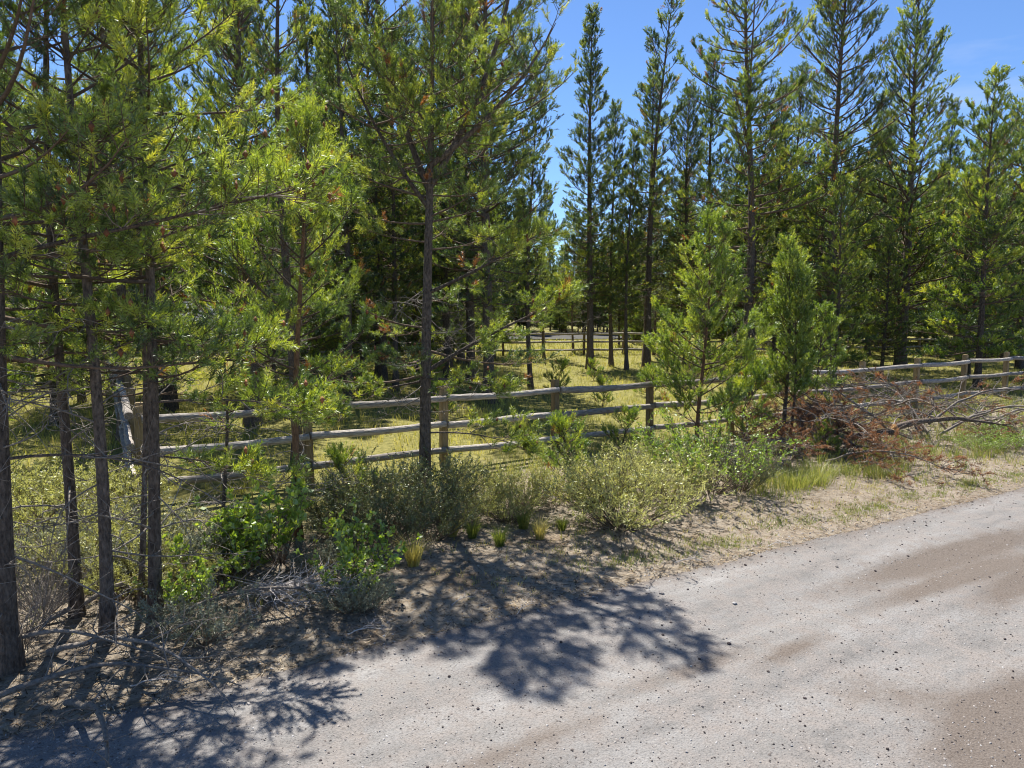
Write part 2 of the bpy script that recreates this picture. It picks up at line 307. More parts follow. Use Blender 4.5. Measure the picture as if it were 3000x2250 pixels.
def edge_pts(n):
    u = -8 + 26 * rs.random(n); v = 5.9 + 0.24 * rs.standard_normal(n) + 0.12 * wob(u * 1.5, u * 0)
    x, y = uv2xy(u, v); return np.stack([x, y, np.maximum(gz(x, y), road_z(u, v))], -1)
tag(add_obj("edge_gravel", scatter_rocks(5000, edge_pts, 0.004, 0.016, M_PEB, "edge_gravel"), road), kind="stuff")

# ------------------------------------------------------------------ pine trees
def needles(pos, dr, ln, n, NL, NW, rng, tint, spread=(26, 66)):
    N = len(pos)
    pos, dr, ln = np.repeat(pos, n, 0), np.repeat(dr, n, 0), np.repeat(ln, n)
    t = np.repeat(tint, n) + rng.normal(0, .05, N * n)
    s = rng.random(N * n) * 1.0
    h = norm(np.cross(dr, norm(rng.normal(size=(N * n, 3)))))
    ang = np.radians(rng.uniform(spread[0], spread[1], N * n)) * (1 - .35 * s)
    d = dr * np.cos(ang)[:, None] + h * np.sin(ang)[:, None]
    base = pos + dr * (ln * s)[:, None]
    side = norm(np.cross(d, rng.normal(size=(N * n, 3)))) * (NW / 2)
    tip = base + d * (NL * rng.uniform(.75, 1.2, N * n))[:, None]
    V = np.stack([base - side, base + side, tip], 1).reshape(-1, 3)
    F = np.arange(N * n * 3).reshape(-1, 3)
    dead = np.repeat(tint > .95, n)
    t = np.where(dead, np.clip(t, .955, 1), np.clip(t, 0, .93))
    return V, F, np.repeat(t, 3)

def bezier_branch(p0, az, a0, a1, L, K, rng, wig=.06):
    """branch curve: elevation runs from a0 at the trunk to a1 at the tip"""
    t = np.linspace(0, 1, K)
    el = a0 + (a1 - a0) * t ** 1.3
    azs = az + np.cumsum(rng.normal(0, wig, K))
    d = np.stack([np.cos(el) * np.cos(azs), np.cos(el) * np.sin(azs), np.sin(el)], -1)
    P = np.zeros((K, 3)); P[0] = p0
    P[1:] = p0 + np.cumsum((d[:-1] + d[1:]) / 2 * (L / (K - 1)), 0)
    return P

def pine(seed, H, r0, cb, Rmax, whorl=.36, per=4.5, lean=(0, 0), bend=.05, nn=40, NL=.054, NW=.0066, dens=1.0, pw=.75, low=.6, dead_n=14, dead_z=(.4, 2.5), dead_L=(.4, 1.2),
         droop=-8, mat=None, bark=None, forks=None, shoot=(.10, .2), rust=.012, sides=9, bare=.32, young=False, cones=0, boughs=(), gaps=()):
    rng = np.random.default_rng(seed)
    K = 16
    z = np.linspace(-.12, H, K); zz = np.clip(z / H, 0, 1)
    ph = rng.uniform(0, TAU, 2)
    tx = lean[0] * zz * H + bend * (np.sin(zz * 5 + ph[0]) - np.sin(ph[0])) ; ty = lean[1] * zz * H + bend * (np.sin(zz * 4.3 + ph[1]) - np.sin(ph[1]))
    TP = np.stack([tx, ty, z], -1); TR = r0 * (1 - zz) ** .85 + .005; TR[0] *= 1.55
    if z[1] < .8: TR[1] *= 1.06
    def trunk_at(h, P=TP): return np.array([np.interp(h, P[:, 2], P[:, 0]), np.interp(h, P[:, 2], P[:, 1]), h])
    trunk = Acc(); V, F = tubes(TP[None], TR[None], sides); trunk.add(V, F)
    wood, deadw = Acc(), Acc()
    axes = [(TP, cb, H, Rmax, 1.0)]
    limbs = []
    for (fz, az, el, L, r, tipel) in (forks or []):
        P = bezier_branch(trunk_at(fz), az, math.radians(el), math.radians(tipel), L, 10, rng, .05)
        R = r * (1 - np.linspace(0, 1, 10)) ** .8 + .005
        limbs.append((P, R)); axes.append((P, P[2, 2], P[-1, 2], Rmax * .55, .8))
    bl0, bl1, bl2, blT = [], [], [], []
    sh_p, sh_d, sh_t = [], [], []
    BR, BRr = [], []
    def foliage(P, L, Rtip, tint0, bare_f=bare, k=1.0):
        """side branchlets and shoots of one live branch"""
        T = norm(np.gradient(P, axis=0))
        n = max(4, int(L * 8.5 * dens * k + rng.random()))
        t = np.sort(bare_f + (1 - bare_f) * rng.random(n) ** .8); f = t * (len(P) - 1); i = np.minimum(f.astype(int), len(P) - 2); w = (f - i)[:, None]
        b = P[i] * (1 - w) + P[i + 1] * w; tg = norm(T[i] * (1 - w) + T[i + 1] * w)
        lat = norm(np.cross(tg, np.array([0, 0, 1.0])) + 1e-6)
        sd = np.where(np.arange(n) % 2 == 0, 1.0, -1.0)[:, None]
        ang = np.radians(rng.uniform(30, 65, n))[:, None]
        d = norm(tg * np.cos(ang) + lat * sd * np.sin(ang) + np.array([0, 0, 1.0]) * rng.uniform(-.15, .55, n)[:, None])
        bl = np.clip((.12 + .30 * L * (1 - t * .75)) * rng.uniform(.6, 1.25, n), .08, .8)
        p1 = b + d * (bl * .55)[:, None]
        d2 = norm(d + np.array([0, 0, 1.0]) * rng.uniform(.1, .6, n)[:, None])
        p2 = p1 + d2 * (bl * .45)[:, None]
        bl0.append(b); bl1.append(p1); bl2.append(p2); blT.append(np.clip(tint0 + rng.normal(0, .2, n), 0, .93))
        m = 3
        sh_p.append(np.repeat(P[-1:], m, 0)); sh_d.append(norm(T[-1] + rng.normal(0, .35, (m, 3)))); sh_t.append(np.full(m, min(.93, tint0 + .1)))
    for (AP, z0, z1, Rm, kk) in axes:
        zs = np.arange(z0, z1 - .12, whorl)
        for wz in zs:
            nb = int(per * kk * rng.uniform(.55, 1.25) + rng.random())
            a00 = rng.random() * TAU
            for j in range(nb):
                h = min(wz + rng.normal(0, whorl * .22), z1 - .1); s = np.clip((h - z0) / max(z1 - z0, .1), 0, 1)
                az = a00 + j / nb * TAU + rng.normal(0, .3)
                skip = False
                for (ga, gw, gz0, gz1, gp) in gaps:
                    if gz0 < h < gz1 and abs((az - ga + math.pi) % TAU - math.pi) < gw and rng.random() < gp: skip = True
                if skip: continue
                L = Rm * (1 - s) ** pw * (low + (1 - low) * min(1, s / .3)) * rng.uniform(.45, 1.2) * (1 + .22 * math.sin(az * 2 + h * 1.3 + ph[0])) + .14
                a0 = math.radians(droop + (58 - droop) * s ** 1.1 + rng.normal(0, 8)); a1 = a0 + math.radians(rng.uniform(12, 40))
                hh = np.clip(h, AP[0, 2], AP[-1, 2])
                P = bezier_branch(trunk_at(hh, AP), az, a0, a1, L, 7, rng, .07)
                BR.append(P); BRr.append((.006 + .011 * L * (r0 / .1) ** .3) * (1 - np.linspace(0, 1, 7) * .8))
                foliage(P, L, 0, rng.uniform(.12, .68))
    for (bz, az, a0, a1, L, r, live) in boughs:
        P = bezier_branch(trunk_at(bz), az, math.radians(a0), math.radians(a1), L, 10, rng, .05)
        limbs.append((P, r * (1 - np.linspace(0, 1, 10) * .8)))
        if live > 0: foliage(P, L, 0, .5, 1 - live, 1.3)
        # side twigs
        n = int(L * 6); T = norm(np.gradient(P, axis=0)); i = rng.integers(2, 9, n)
        for q in i:
            dd = norm(T[q] + rng.normal(0, .7, 3)); az2 = math.atan2(dd[1], dd[0])
            Q = bezier_branch(P[q], az2, math.asin(np.clip(dd[2], -.9, .9)), rng.uniform(-.5, .6), rng.uniform(.25, .6), 5, rng, .25)
            V, F = tubes(Q[None], (.006 * (1 - np.linspace(0, 1, 5) * .7))[None], 4); deadw.add(V, F)
            if live > 0: foliage(Q, .4, 0, .5, .3)
    # leader shoots
    top = TP[-1]; m = 8
    sh_p.append(top - np.array([0, 0, 1.0]) * rng.uniform(0, .35, m)[:, None]); sh_d.append(norm(np.array([0, 0, 1.0]) + rng.normal(0, .3, (m, 3)))); sh_t.append(np.full(m, .6))
    if BR:
        V, F = tubes(np.array(BR), np.array(BRr), 5); wood.add(V, F)
        b0, b1, b2, bt = map(np.concatenate, (bl0, bl1, bl2, blT))
        if nn >= 30: V, F = tubes(np.stack([b0, b1, b2], 1), np.tile(np.array([.0045, .0035, .002]), (len(b0), 1)), 3)
        else: V, F = tubes(np.stack([b0, b2], 1), np.tile(np.array([.008, .004]), (len(b0), 1)), 3)
        wood.add(V, F)
        # shoots along the branchlets
        Lb = np.linalg.norm(b1 - b0, axis=1) + np.linalg.norm(b2 - b1, axis=1)
        ns = np.clip((Lb / (.085 if nn < 26 else .125) * dens).astype(int) + 1, 3, 8)
        idx = np.repeat(np.arange(len(b0)), ns)
        tt = .55 + .45 * rng.random(len(idx)) ** .7
        first = np.concatenate([[True], idx[1:] != idx[:-1]]); tt[first] = 1.0
        p = np.where((tt < .55)[:, None], b0[idx] + (b1 - b0)[idx] * (tt / .55)[:, None], b1[idx] + (b2 - b1)[idx] * ((tt - .55) / .45)[:, None])
        dm = norm(b2 - b0)[idx]
        d = norm(dm + rng.normal(0, .4, (len(idx), 3)) + np.array([0, 0, .62])); d[first] = norm(norm(b2 - b1)[idx][first] + rng.normal(0, .15, (first.sum(), 3)))
        sh_p.append(p); sh_d.append(d)
        stt = bt[idx] + rng.normal(0, .08, len(idx)) + .06 * (tt - .5)
        deadb = rng.random(len(b0)) < rust
        stt = np.clip(stt, 0, .93); stt[deadb[idx]] = rng.uniform(.955, 1, deadb[idx].sum())
        sh_t.append(stt)
    SP, SD, ST = map(np.concatenate, (sh_p, sh_d, sh_t))
    SL = rng.uniform(shoot[0], shoot[1], len(SP))
    V, F = tubes(np.stack([SP, SP + SD * SL[:, None]], 1), np.tile([.0028, .0018], (len(SP), 1)), 3)
    if nn >= 30: wood.add(V, F)
    V, F, t = needles(SP, SD, SL, nn, NL, NW, rng, ST, (34, 84) if nn >= 30 else (26, 66))
    crown = make_mesh("crown", V, F, mat or M_NEEDLE, t)
    # dead lower twigs
    for _ in range(dead_n):
        h = rng.uniform(*dead_z); az = rng.random() * TAU; L = rng.uniform(*dead_L)
        P = bezier_branch(trunk_at(h), az, math.radians(rng.uniform(-35, 45)), math.radians(rng.uniform(-85, 50)), L, 7, rng, .3)
        V, F = tubes(P[None], (.009 * (.5 + .6 * L) * (1 - np.linspace(0, 1, 7) * .75))[None], 5); deadw.add(V, F)
        for q in range(int(3 + L * 7)):
            i = rng.integers(2, 7); dd = norm(rng.normal(0, 1, 3) + (P[6] - P[0]) / L * .8)
            Q = bezier_branch(P[i], math.atan2(dd[1], dd[0]), math.asin(np.clip(dd[2], -.9, .9)), rng.uniform(-1.4, 1.2), rng.uniform(.15, .45) * (.6 + .5 * L), 5, rng, .55)
            V, F = tubes(Q[None], (.0042 * (1 - np.linspace(0, 1, 5) * .6))[None], 3); deadw.add(V, F)
    parts = {"trunk": trunk.mesh("trunk", bark or M_BARK, True), "crown": crown, "branchwork": wood.mesh("branchwork", M_TWIG, True)}
    if deadw.n: parts["dead_twigwork"] = deadw.mesh("dead_twigwork", M_DEAD, True)
    lm = []
    for P, R in limbs:
        V, F = tubes(P[None], R[None], 7); lm.append(make_mesh("limb", V, F, bark or M_BARK, None, True))
    if cones:
        k = rng.integers(0, len(SP), cones); octa = np.array([[1, 0, 0], [-1, 0, 0], [0, 1, 0], [0, -1, 0], [0, 0, 1.7], [0, 0, -1.7]]) * .022
        of = np.array([[0, 2, 4], [2, 1, 4], [1, 3, 4], [3, 0, 4], [2, 0, 5], [1, 2, 5], [3, 1, 5], [0, 3, 5]])
        V = (SP[k] + SD[k] * SL[k][:, None])[:, None] + octa[None] * rng.uniform(.7, 1.3, (cones, 6, 1))
        parts["cone_clusters"] = make_mesh("cone_clusters", V.reshape(-1, 3), (of[None] + (np.arange(cones) * 6)[:, None, None]).reshape(-1, 3), M_CONE)
    return parts, lm

def plant_tree(name, parts, limbs, x, y, label, cat="tree", group=None, rot=0.0, scale=1.0, sink=0.0, full=0):
    o = add_obj(name, None, None, (x, y, gz1(x, y) - sink), (0, 0, rot), scale); o.empty_display_size = .3
    tag(o, label, cat, group)
    for k, me in parts.items():
        c = add_obj(k, me, o)
        if k not in ("trunk",): c["kind"] = "stuff"
    for q in range(full):
        for k in ("crown", "branchwork"):
            c = add_obj(k, parts[k], o, (0, 0, -.12 * (q + 1)), (0, 0, 2.4 * (q + 1)), (.97, .97, .985)); c["kind"] = "stuff"
    for me in limbs: add_obj("limb", me, o)
    return o

D = math.radians
# --- roadside trees, each its own
p, l = pine(1, 7.0, .08, 2.5, 1.8, nn=40, dens=1.0, lean=(.04, .0), dead_n=28, dead_z=(.4, 3.2), dead_L=(.4, 1.5), cones=60, NL=.056, droop=-14,
            boughs=[(1.72, D(8), 8, -38, 1.9, .014, 0), (3.3, D(-12), 10, 12, 2.6, .022, .6)])
plant_tree("roadside_pine", p, l, -4.10, 5.56, "stoutest roadside pine at the road's edge, ringed by tangled dead twigs", group=None)
p, l = pine(2, 6.8, .05, 2.5, 1.4, nn=40, dens=1.0, lean=(.035, .01), dead_n=16, dead_z=(.5, 2.6), cones=50, NL=.06, droop=-10)
plant_tree("roadside_pine", p, l, -4.11, 6.50, "slim straight pine between the stoutest roadside pine and the leaning one")
p, l = pine(3, 7.2, .053, 2.8, 1.5, nn=40, dens=1.0, lean=(.005, .02), dead_n=14, dead_z=(.5, 2.6), cones=50, NL=.06, droop=-10)
plant_tree("roadside_pine", p, l, -3.60, 6.11, "roadside pine whose bare trunk leans over the corner of the fence")
p, l = pine(4, 7.3, .055, 2.4, 1.6, nn=40, dens=1.05, lean=(.025, .0), dead_n=16, dead_z=(.5, 2.3), cones=80, NL=.06, droop=-12,
            boughs=[(2.05, D(-8), 5, -10, 1.5, .013, .35), (1.55, D(10), -5, -30, .9, .01, .25)])
plant_tree("roadside_pine", p, l, -3.37, 6.50, "pine standing before the fence corner with a thin companion stem at its side")
p, l = pine(41, 5.2, .026, 2.2, .7, nn=16, dens=.8, lean=(.03, .0), dead_n=8, dead_z=(.3, 2.0), dead_L=(.2, .6))
plant_tree("thin_pine", p, l, -3.62, 6.72, "thin pole-like pine pressed against the pine before the fence corner", "tree")
p, l = pine(5, 3.2, .021, 1.0, .42, nn=16, dens=.7, dead_n=16, dead_z=(.2, 1.6), dead_L=(.2, .6), per=2.6, rust=.25, pw=.4)
plant_tree("thin_pine", p, l, -3.47, 8.32, "thin sapling with rusty lower needles before the lowest pale rail", "tree")
p, l = pine(6, 5.1, .045, 1.45, 1.15, nn=44, NL=.058, NW=.0075, dens=1.25, whorl=.34, per=4.2, mat=M_NEEDLE_YOUNG, bark=M_BARK_ORANGE, dead_n=14, dead_z=(.3, 1.5), dead_L=(.3, .8), pw=.7, droop=5, shoot=(.14, .24), cones=30, lean=(.04, 0))
plant_tree("young_pine", p, l, -2.68, 8.75, "young pine with an orange-brown trunk and a bright pointed leader", "tree")
p, l = pine(7, 8.7, .09, 2.0, 1.8, nn=36, dens=1.35, whorl=.3, lean=(.02, .0), bend=.03, rust=.035, dead_n=22, dead_z=(1.0, 3.2), dead_L=(.4, 1.1), cones=90, pw=.55, droop=-12, NL=.06,
            gaps=[(D(180), 1.0, 5.5, 9, .55), (D(-90), .7, 0, 5, .8), (0, 3.2, 0, 4.0, .3)], forks=[(4.55, D(165), 66, 3.9, .045, 92), (4.6, D(8), 58, 4.0, .05, 88), (4.3, D(200), 52, 2.6, .03, 75), (4.9, D(-4), 34, 2.6, .04, 62)],
            boughs=[(1.95, D(5), 32, 20, 2.3, .035, .3), (1.85, D(-14), 4, -22, 1.2, .02, .45), (1.82, D(186), -8, -26, 1.6, .018, .35), (1.05, D(-8), 4, -24, 1.5, .016, .12), (3.1, D(-4), 22, 30, 1.9, .03, .45)])
plant_tree("forked_pine", p, l, -1.30, 10.45, "large pine whose trunk splits into several upright stems beside the fence", "tree")
p, l = pine(27, 4.55, .042, .5, 1.45, nn=34, NL=.06, NW=.012, dens=1.4, whorl=.3, per=4.8, mat=M_NEEDLE_YOUNG, bark=M_BARK_ORANGE, dead_n=5, dead_z=(.2, .8), dead_L=(.2, .5), pw=.7, low=.8, droop=12, shoot=(.14, .24), lean=(.015, 0))
plant_tree("young_pine", p, l, 3.80, 14.55, "airy bright green young pine before the middle of the fence", "tree")
p, l = pine(28, 4.0, .042, .75, .75, nn=34, NL=.06, NW=.011, dens=1.35, whorl=.26, per=4.6, mat=M_NEEDLE_YOUNG, dead_n=6, dead_z=(.2, .8), dead_L=(.2, .5), pw=.6, low=.7, droop=35, shoot=(.15, .28))
plant_tree("young_pine", p, l, 5.80, 15.15, "dense dark green young pine with two close stems beside the brush pile", "tree")
p2, l2 = pine(29, 3.6, .03, .9, .6, nn=34, NL=.06, NW=.011, dens=1.05, whorl=.28, mat=M_NEEDLE_YOUNG, dead_n=4, dead_z=(.2, .8), dead_L=(.2, .5), pw=.6, droop=30, lean=(.03, 0))
plant_tree("young_pine", p2, l2, 6.02, 15.35, "slighter stem of the dense pair of young pines beside the brush pile", "tree")
p, l = pine(30, 2.75, .024, .55, .62, nn=34, NL=.06, NW=.011, dens=1.0, whorl=.24, mat=M_NEEDLE_YOUNG, dead_n=4, dead_z=(.1, .5), dead_L=(.2, .5), pw=.6, droop=20, lean=(.08, 0))
plant_tree("young_pine", p, l, 6.95, 16.35, "leaning young pine between the dense pair and the brush pile", "tree")
sap, sapl = pine(31, 1.05, .014, .08, .42, nn=24, NL=.06, NW=.0085, dens=1.5, whorl=.16, per=4, mat=M_NEEDLE_YOUNG, dead_n=0, pw=.7, low=.9, droop=20, shoot=(.1, .2), sides=6, bare=.15)
SAPS = [(.85, 11.75, .92, "low bushy pine sapling at the foot of the fence near the forked pine"), (4.95, 14.9, 1.35, "pine sapling growing beside the airy young pine"),
        (6.05, 13.6, .6, "knee-high bright pine seedling in front of the brush pile"), (-2.3, 9.6, .8, "shaded pine sapling between the young orange-trunked pine and forked pine"), (2.2, 13.6, .8, "small pine sapling against the middle rail of the fence"), (-3.0, 7.75, .55, "tiny pine seedling beside the green leafy shrubs")]
for k, (x, y, s, lab) in enumerate(SAPS):
    plant_tree("pine_sapling", sap, sapl, x, y, lab, "sapling", None, k * 2.1, s)

for k, (x, y) in enumerate([(2.6, 20.5), (4.4, 22.8), (1.6, 23.5), (6.4, 25.0), (3.2, 28.0), (-1.8, 18.5), (8.2, 24.0), (-2.4, 22.5)]):
    plant_tree('pine_sapling', sap, sapl, x, y, 'waist-high pine sapling out in the grassy meadow', 'sapling', 'saplings in the meadow', k * 1.3, .7 + .12 * (k % 4))
# --- tall trees behind the fence: prototypes, then placed copies
PROTO = {}
PROTO['spire'] = pine(101, 16, .17, 3.2, 1.75, nn=20, NL=.072, NW=.019, dens=1.1, mat=M_NEEDLE_FAR, whorl=.33, per=5.2, dead_n=34, dead_z=(1.6, 4.6), dead_L=(.4, 1.2), pw=.6, low=.6, bend=.1, sides=8, rust=.012, bare=.2, shoot=(.14, .24))
PROTO['tall'] = pine(102, 18, .19, 3.4, 2.9, nn=20, NL=.072, NW=.019, dens=.8, mat=M_NEEDLE_FAR, whorl=.36, per=5.2, dead_n=36, dead_z=(2, 5.5), dead_L=(.5, 1.4), pw=.4, low=.55, bend=.18, sides=8, rust=.02, bare=.25, shoot=(.14, .24))
PROTO['sparse'] = pine(103, 17, .17, 5.5, 1.8, nn=20, NL=.072, NW=.019, dens=1.0, mat=M_NEEDLE_FAR, whorl=.52, per=3.8, dead_n=44, dead_z=(2, 7.5), dead_L=(.5, 1.5), pw=.45, low=.7, bend=.2, sides=8, rust=.03, bare=.3, lean=(.05, 0), shoot=(.14, .24))
PROTO['broad'] = pine(104, 17, .23, 2.2, 3.9, nn=20, NL=.075, NW=.02, dens=.8, mat=M_NEEDLE, whorl=.42, per=5.2, dead_n=20, dead_z=(1.4, 4), dead_L=(.6, 1.6), pw=.62, low=.8, bend=.08, droop=2, sides=8, rust=.012, bare=.2, shoot=(.15, .26))
PROTO['bushy'] = pine(105, 9.5, .10, .9, 1.9, nn=20, NL=.072, NW=.019, dens=1.1, mat=M_NEEDLE, whorl=.34, per=4.8, dead_n=12, dead_z=(.4, 2), dead_L=(.3, .9), pw=.65, low=.85, bend=.05, sides=7, rust=.012, bare=.15, shoot=(.14, .24))
PROTO['slim'] = pine(106, 12, .10, 2.8, 1.2, nn=20, NL=.072, NW=.019, dens=1.2, mat=M_NEEDLE_FAR, whorl=.36, per=4.2, dead_n=30, dead_z=(1.0, 4.2), dead_L=(.3, .9), pw=.55, low=.6, bend=.12, sides=7, rust=.012, bare=.2, shoot=(.14, .24))
PROTO['ragged'] = pine(107, 18, .18, 2.6, 3.0, nn=20, NL=.072, NW=.019, dens=.85, mat=M_NEEDLE, whorl=.38, per=4.6, dead_n=40, dead_z=(1.5, 6), dead_L=(.5, 1.5), pw=.35, low=.7, bend=.28, lean=(-.012, .01), sides=8, rust=.03, bare=.25, shoot=(.14, .24),
    gaps=[(0.6, 1.1, 7, 10, .8), (3.6, 1.2, 4, 6.5, .7), (2.2, .9, 11, 13.5, .8), (5.0, .8, 13, 15.5, .7)], forks=[(10.5, 2.4, 45, 5.0, .05, 84)])
PLACED = []
rt = np.random.default_rng(77)
def stand(kind, x, y, H, label, group=None, rot=None, name="pine_tree"):
    h0 = {'spire': 16, 'tall': 18, 'sparse': 17, 'broad': 17, 'ragged': 18, 'bushy': 9.5, 'slim': 12}[kind]
    pr, lm = PROTO[kind]; s = H / h0
    o = plant_tree(name, pr, lm, x, y, label, "tree", group, rt.uniform(0, TAU) if rot is None else rot, s, full=1 if name == "distant_pine" else 0); PLACED.append((x, y)); return o
stand('spire', 3.72, 34.0, 16.3, "dark spire-topped pine rising alone into the blue sky gap")
stand('slim', 4.91, 35.4, 12.5, "slender pine just right of the spire-topped pine in the meadow")
stand('slim', 5.35, 33.3, 10.6, "shorter pine with a pointed green top between the spire and the leaning pine")
stand('sparse', 6.5, 34.6, 17.2, "tall leaning pine with a bare lower trunk and tufted top", rot=.1)
stand('spire', 7.3, 39.0, 15.6, "pine close behind the tall leaning pine, with a narrow crown")
stand('ragged', 9.66, 30.0, 18.5, "very tall ragged pine behind the airy young pine")
stand('slim', 10.82, 31.9, 11.5, "dark slim trunk beside the very tall ragged pine")
stand('tall', 14.4, 32.5, 19.0, "tall dark-crowned pine with a thick trunk left of the broad pine")
stand('broad', 18.2, 33.5, 17.0, "broad pine with long upswept boughs behind the brush pile")
stand('bushy', 16.5, 25.3, 10.8, "bushy mid-height pine close behind the right stretch of fence")
stand('ragged', 23.9, 33.6, 15.5, "sparse-topped pine beyond the fence past the broad pine")
stand('bushy', 20.3, 27.5, 9.0, "low bushy pine standing behind the fence past the bushy mid-height one")
stand('bushy', 12.2, 27.0, 7.6, "rounded bushy pine in front of the tall dark-crowned pine")
stand('bushy', 21.8, 40.5, 11.5, "full green pine behind the broad pine near the far fence")
stand('slim', .67, 25.3, 10.5, "slim leaning-footed pine in the meadow behind the first open fence bay")
stand('tall', -.69, 21.6, 16.0, "thick-trunked pine in the meadow right behind the forked pine")
stand('tall', -1.6, 27.5, 17.0, "tall meadow pine behind the thick-trunked one, with a dark trunk")
stand('spire', -2.5, 28.2, 16.5, "straight meadow pine seen just past the forked pine's trunk")
stand('slim', -4.06, 24.9, 12.0, "slim meadow pine between the young orange-trunked pine and forked pine")
stand('sparse', -3.9, 12.8, 9.8, "dark pine just inside the fence behind the young orange-trunked pine")
stand('broad', -6.4, 17.5, 12.5, "full-crowned pine inside the fence behind the fence corner")
stand('tall', -12.3, 24.5, 15.0, "thick dark pine inside the side fence")
stand('slim', 1.81, 40.4, 9.5, "thin pine at the back of the meadow before the far fence")
stand('slim', 3.86, 45.0, 8.6, "thin far pine at the far fence below the sky gap")
tall_more = [(10.9, 40.0, 16.5), (15.6, 41.0, 15.5), (20.6, 41.5, 13.5), (24.2, 40.5, 14), (27.5, 40.0, 13), (8.9, 36.5, 13.5), (13.0, 35.5, 13.5)]
grove_more = [(11.9, 37.5, 10.5), (8.4, 42.5, 9.5), (16.2, 37.8, 11.5), (13.0, 42.0, 12.5), (19.8, 44.0, 13), (25.5, 38.5, 12), (27.5, 43.0, 13.5), (22.5, 36.0, 9.5), (10.6, 45.0, 11), (16.8, 45.8, 12.5), (23.8, 46.8, 13), (14.9, 28.8, 6.0), (19.3, 30.2, 7.0), (22.6, 30.5, 8.0)]
KIND = {'ragged': "lopsided ragged pine", 'spire': "narrow spire-shaped pine", 'tall': "tall ragged-crowned pine", 'slim': "thin-trunked slim pine", 'bushy': "low bushy pine", 'broad': "broad long-limbed pine"}
def grove(lst, kinds, where, group, name="pine_tree"):
    for k, (x, y, H) in enumerate(lst):
        if -.49 < x / y < -.385 and y > 20: continue      # the open line of sight to the cabin
        kd = kinds[k % len(kinds)]; stand(kd, x, y, H, KIND[kd] + " " + where, group + ", " + kd + " ones", name=name)
grove([(-8.5, 15.5, 11.5), (-9.6, 20.0, 13), (-5.4, 23.5, 14), (-8.0, 29.0, 16), (-12.5, 31, 15), (-9.3, 36.5, 16), (-4.6, 34, 16), (-15.5, 36, 16), (-6.8, 39.5, 15), (-4.9, 27.0, 15), (-7.6, 33.0, 17), (-2.6, 36.5, 16.5), (-10.2, 40.0, 17.5), (-5.6, 41.5, 17), (-10.0, 28.0, 15.5)],
      ['spire', 'tall', 'slim', 'spire', 'tall'], "inside the side fence among the shaded stand", "pines inside the side fence")
grove([(-7.6, 25.0, 8.5), (-11.0, 27.5, 9), (-5.8, 31.0, 9), (-14.0, 33.5, 10), (-3.2, 38.0, 9), (-11.5, 38.5, 11), (-7.2, 34.5, 10), (-17.5, 39, 11), (-10.9, 22.2, 7.5), (-2.9, 32.5, 8), (-1.0, 39.5, 8.5), (-6.5, 28, 9), (-4.0, 29.5, 8), (-9.0, 32.5, 10), (-5.0, 37.0, 10), (-13.0, 42.5, 11), (-8.8, 42, 11), (-2.0, 43, 9), (-24.0, 43.5, 12), (-28.5, 44, 12), (-20.5, 35.0, 9), (-7.0, 21.0, 6), (-12.5, 44, 11)],
      ['bushy', 'bushy', 'broad'], "filling the back of the shaded stand", "low pines at the back of the shaded stand")
grove([(-9.8, 12.4, 6.2), (-12.5, 15.5, 8), (-14.5, 18.5, 9), (-8.6, 9.0, 4.2), (-16.5, 23, 12), (-19.5, 27, 13), (-21.5, 32, 14), (-19, 21, 11), (-25, 35, 15), (-13.0, 21.5, 9), (-16.0, 28.5, 10), (-23.5, 29, 12), (-11.3, 17.5, 7.5)],
      ['bushy', 'spire', 'bushy', 'bushy', 'tall'], "crowded outside the side fence past the roadside pines", "pines outside the side fence")
grove(tall_more, ["spire", "ragged", "tall"], "rising behind the tall fence-side pines", "tall pines behind the fence-side pines")
grove(grove_more, ["bushy", "slim", "bushy", "broad"], "filling the meadow edge behind the tall fence-side pines", "pines at the meadow edge")
FAR = "distant pines past the far fence"
def far_wood(n, y0, y1, x_of, lims, kinds, dmin, where):
    c = t = 0
    while c < n and t < 6000:
        t += 1
        y = rt.uniform(y0, y1); px = rt.uniform(*x_of); x = (px - 1500) / 2100 * y
        if any((x - a) ** 2 + (y - b) ** 2 < dmin for a, b in PLACED): continue
        if 300 < px < 680 and y < 60: continue
        if 1230 < px < 1800 and y < 74: continue
        lim = lims(px); Hm = 2.91 + (898 - lim) / 2100 * y
        kd = kinds[c % len(kinds)]; stand(kd, x, y, min(Hm, 17) * rt.uniform(.74, 1.0), KIND[kd] + " " + where, FAR + ", " + kd + " ones", name="distant_pine"); c += 1
lims = lambda px: 500 if px > 1900 else (660 if px > 1540 else 120)
far_wood(70, 47, 66, (-250, 3250), lims, ['bushy', 'spire', 'bushy', 'bushy', 'broad', 'slim'], 5.0, "in the dense wood past the far fence")
far_wood(70, 73, 92, (300, 2700), lambda px: 780, ["bushy"], 1.3, "young and knee-deep in grass at the back of the far lane")
far_wood(30, 75, 94, (1130, 1960), lims, ['bushy', 'bushy', 'slim'], 2.4, "closing the gap behind the far lane")
far_wood(90, 74, 88, (-250, 3250), lims, ['bushy', 'broad', 'bushy', 'spire'], 4.0, "in the deep back of the far wood")

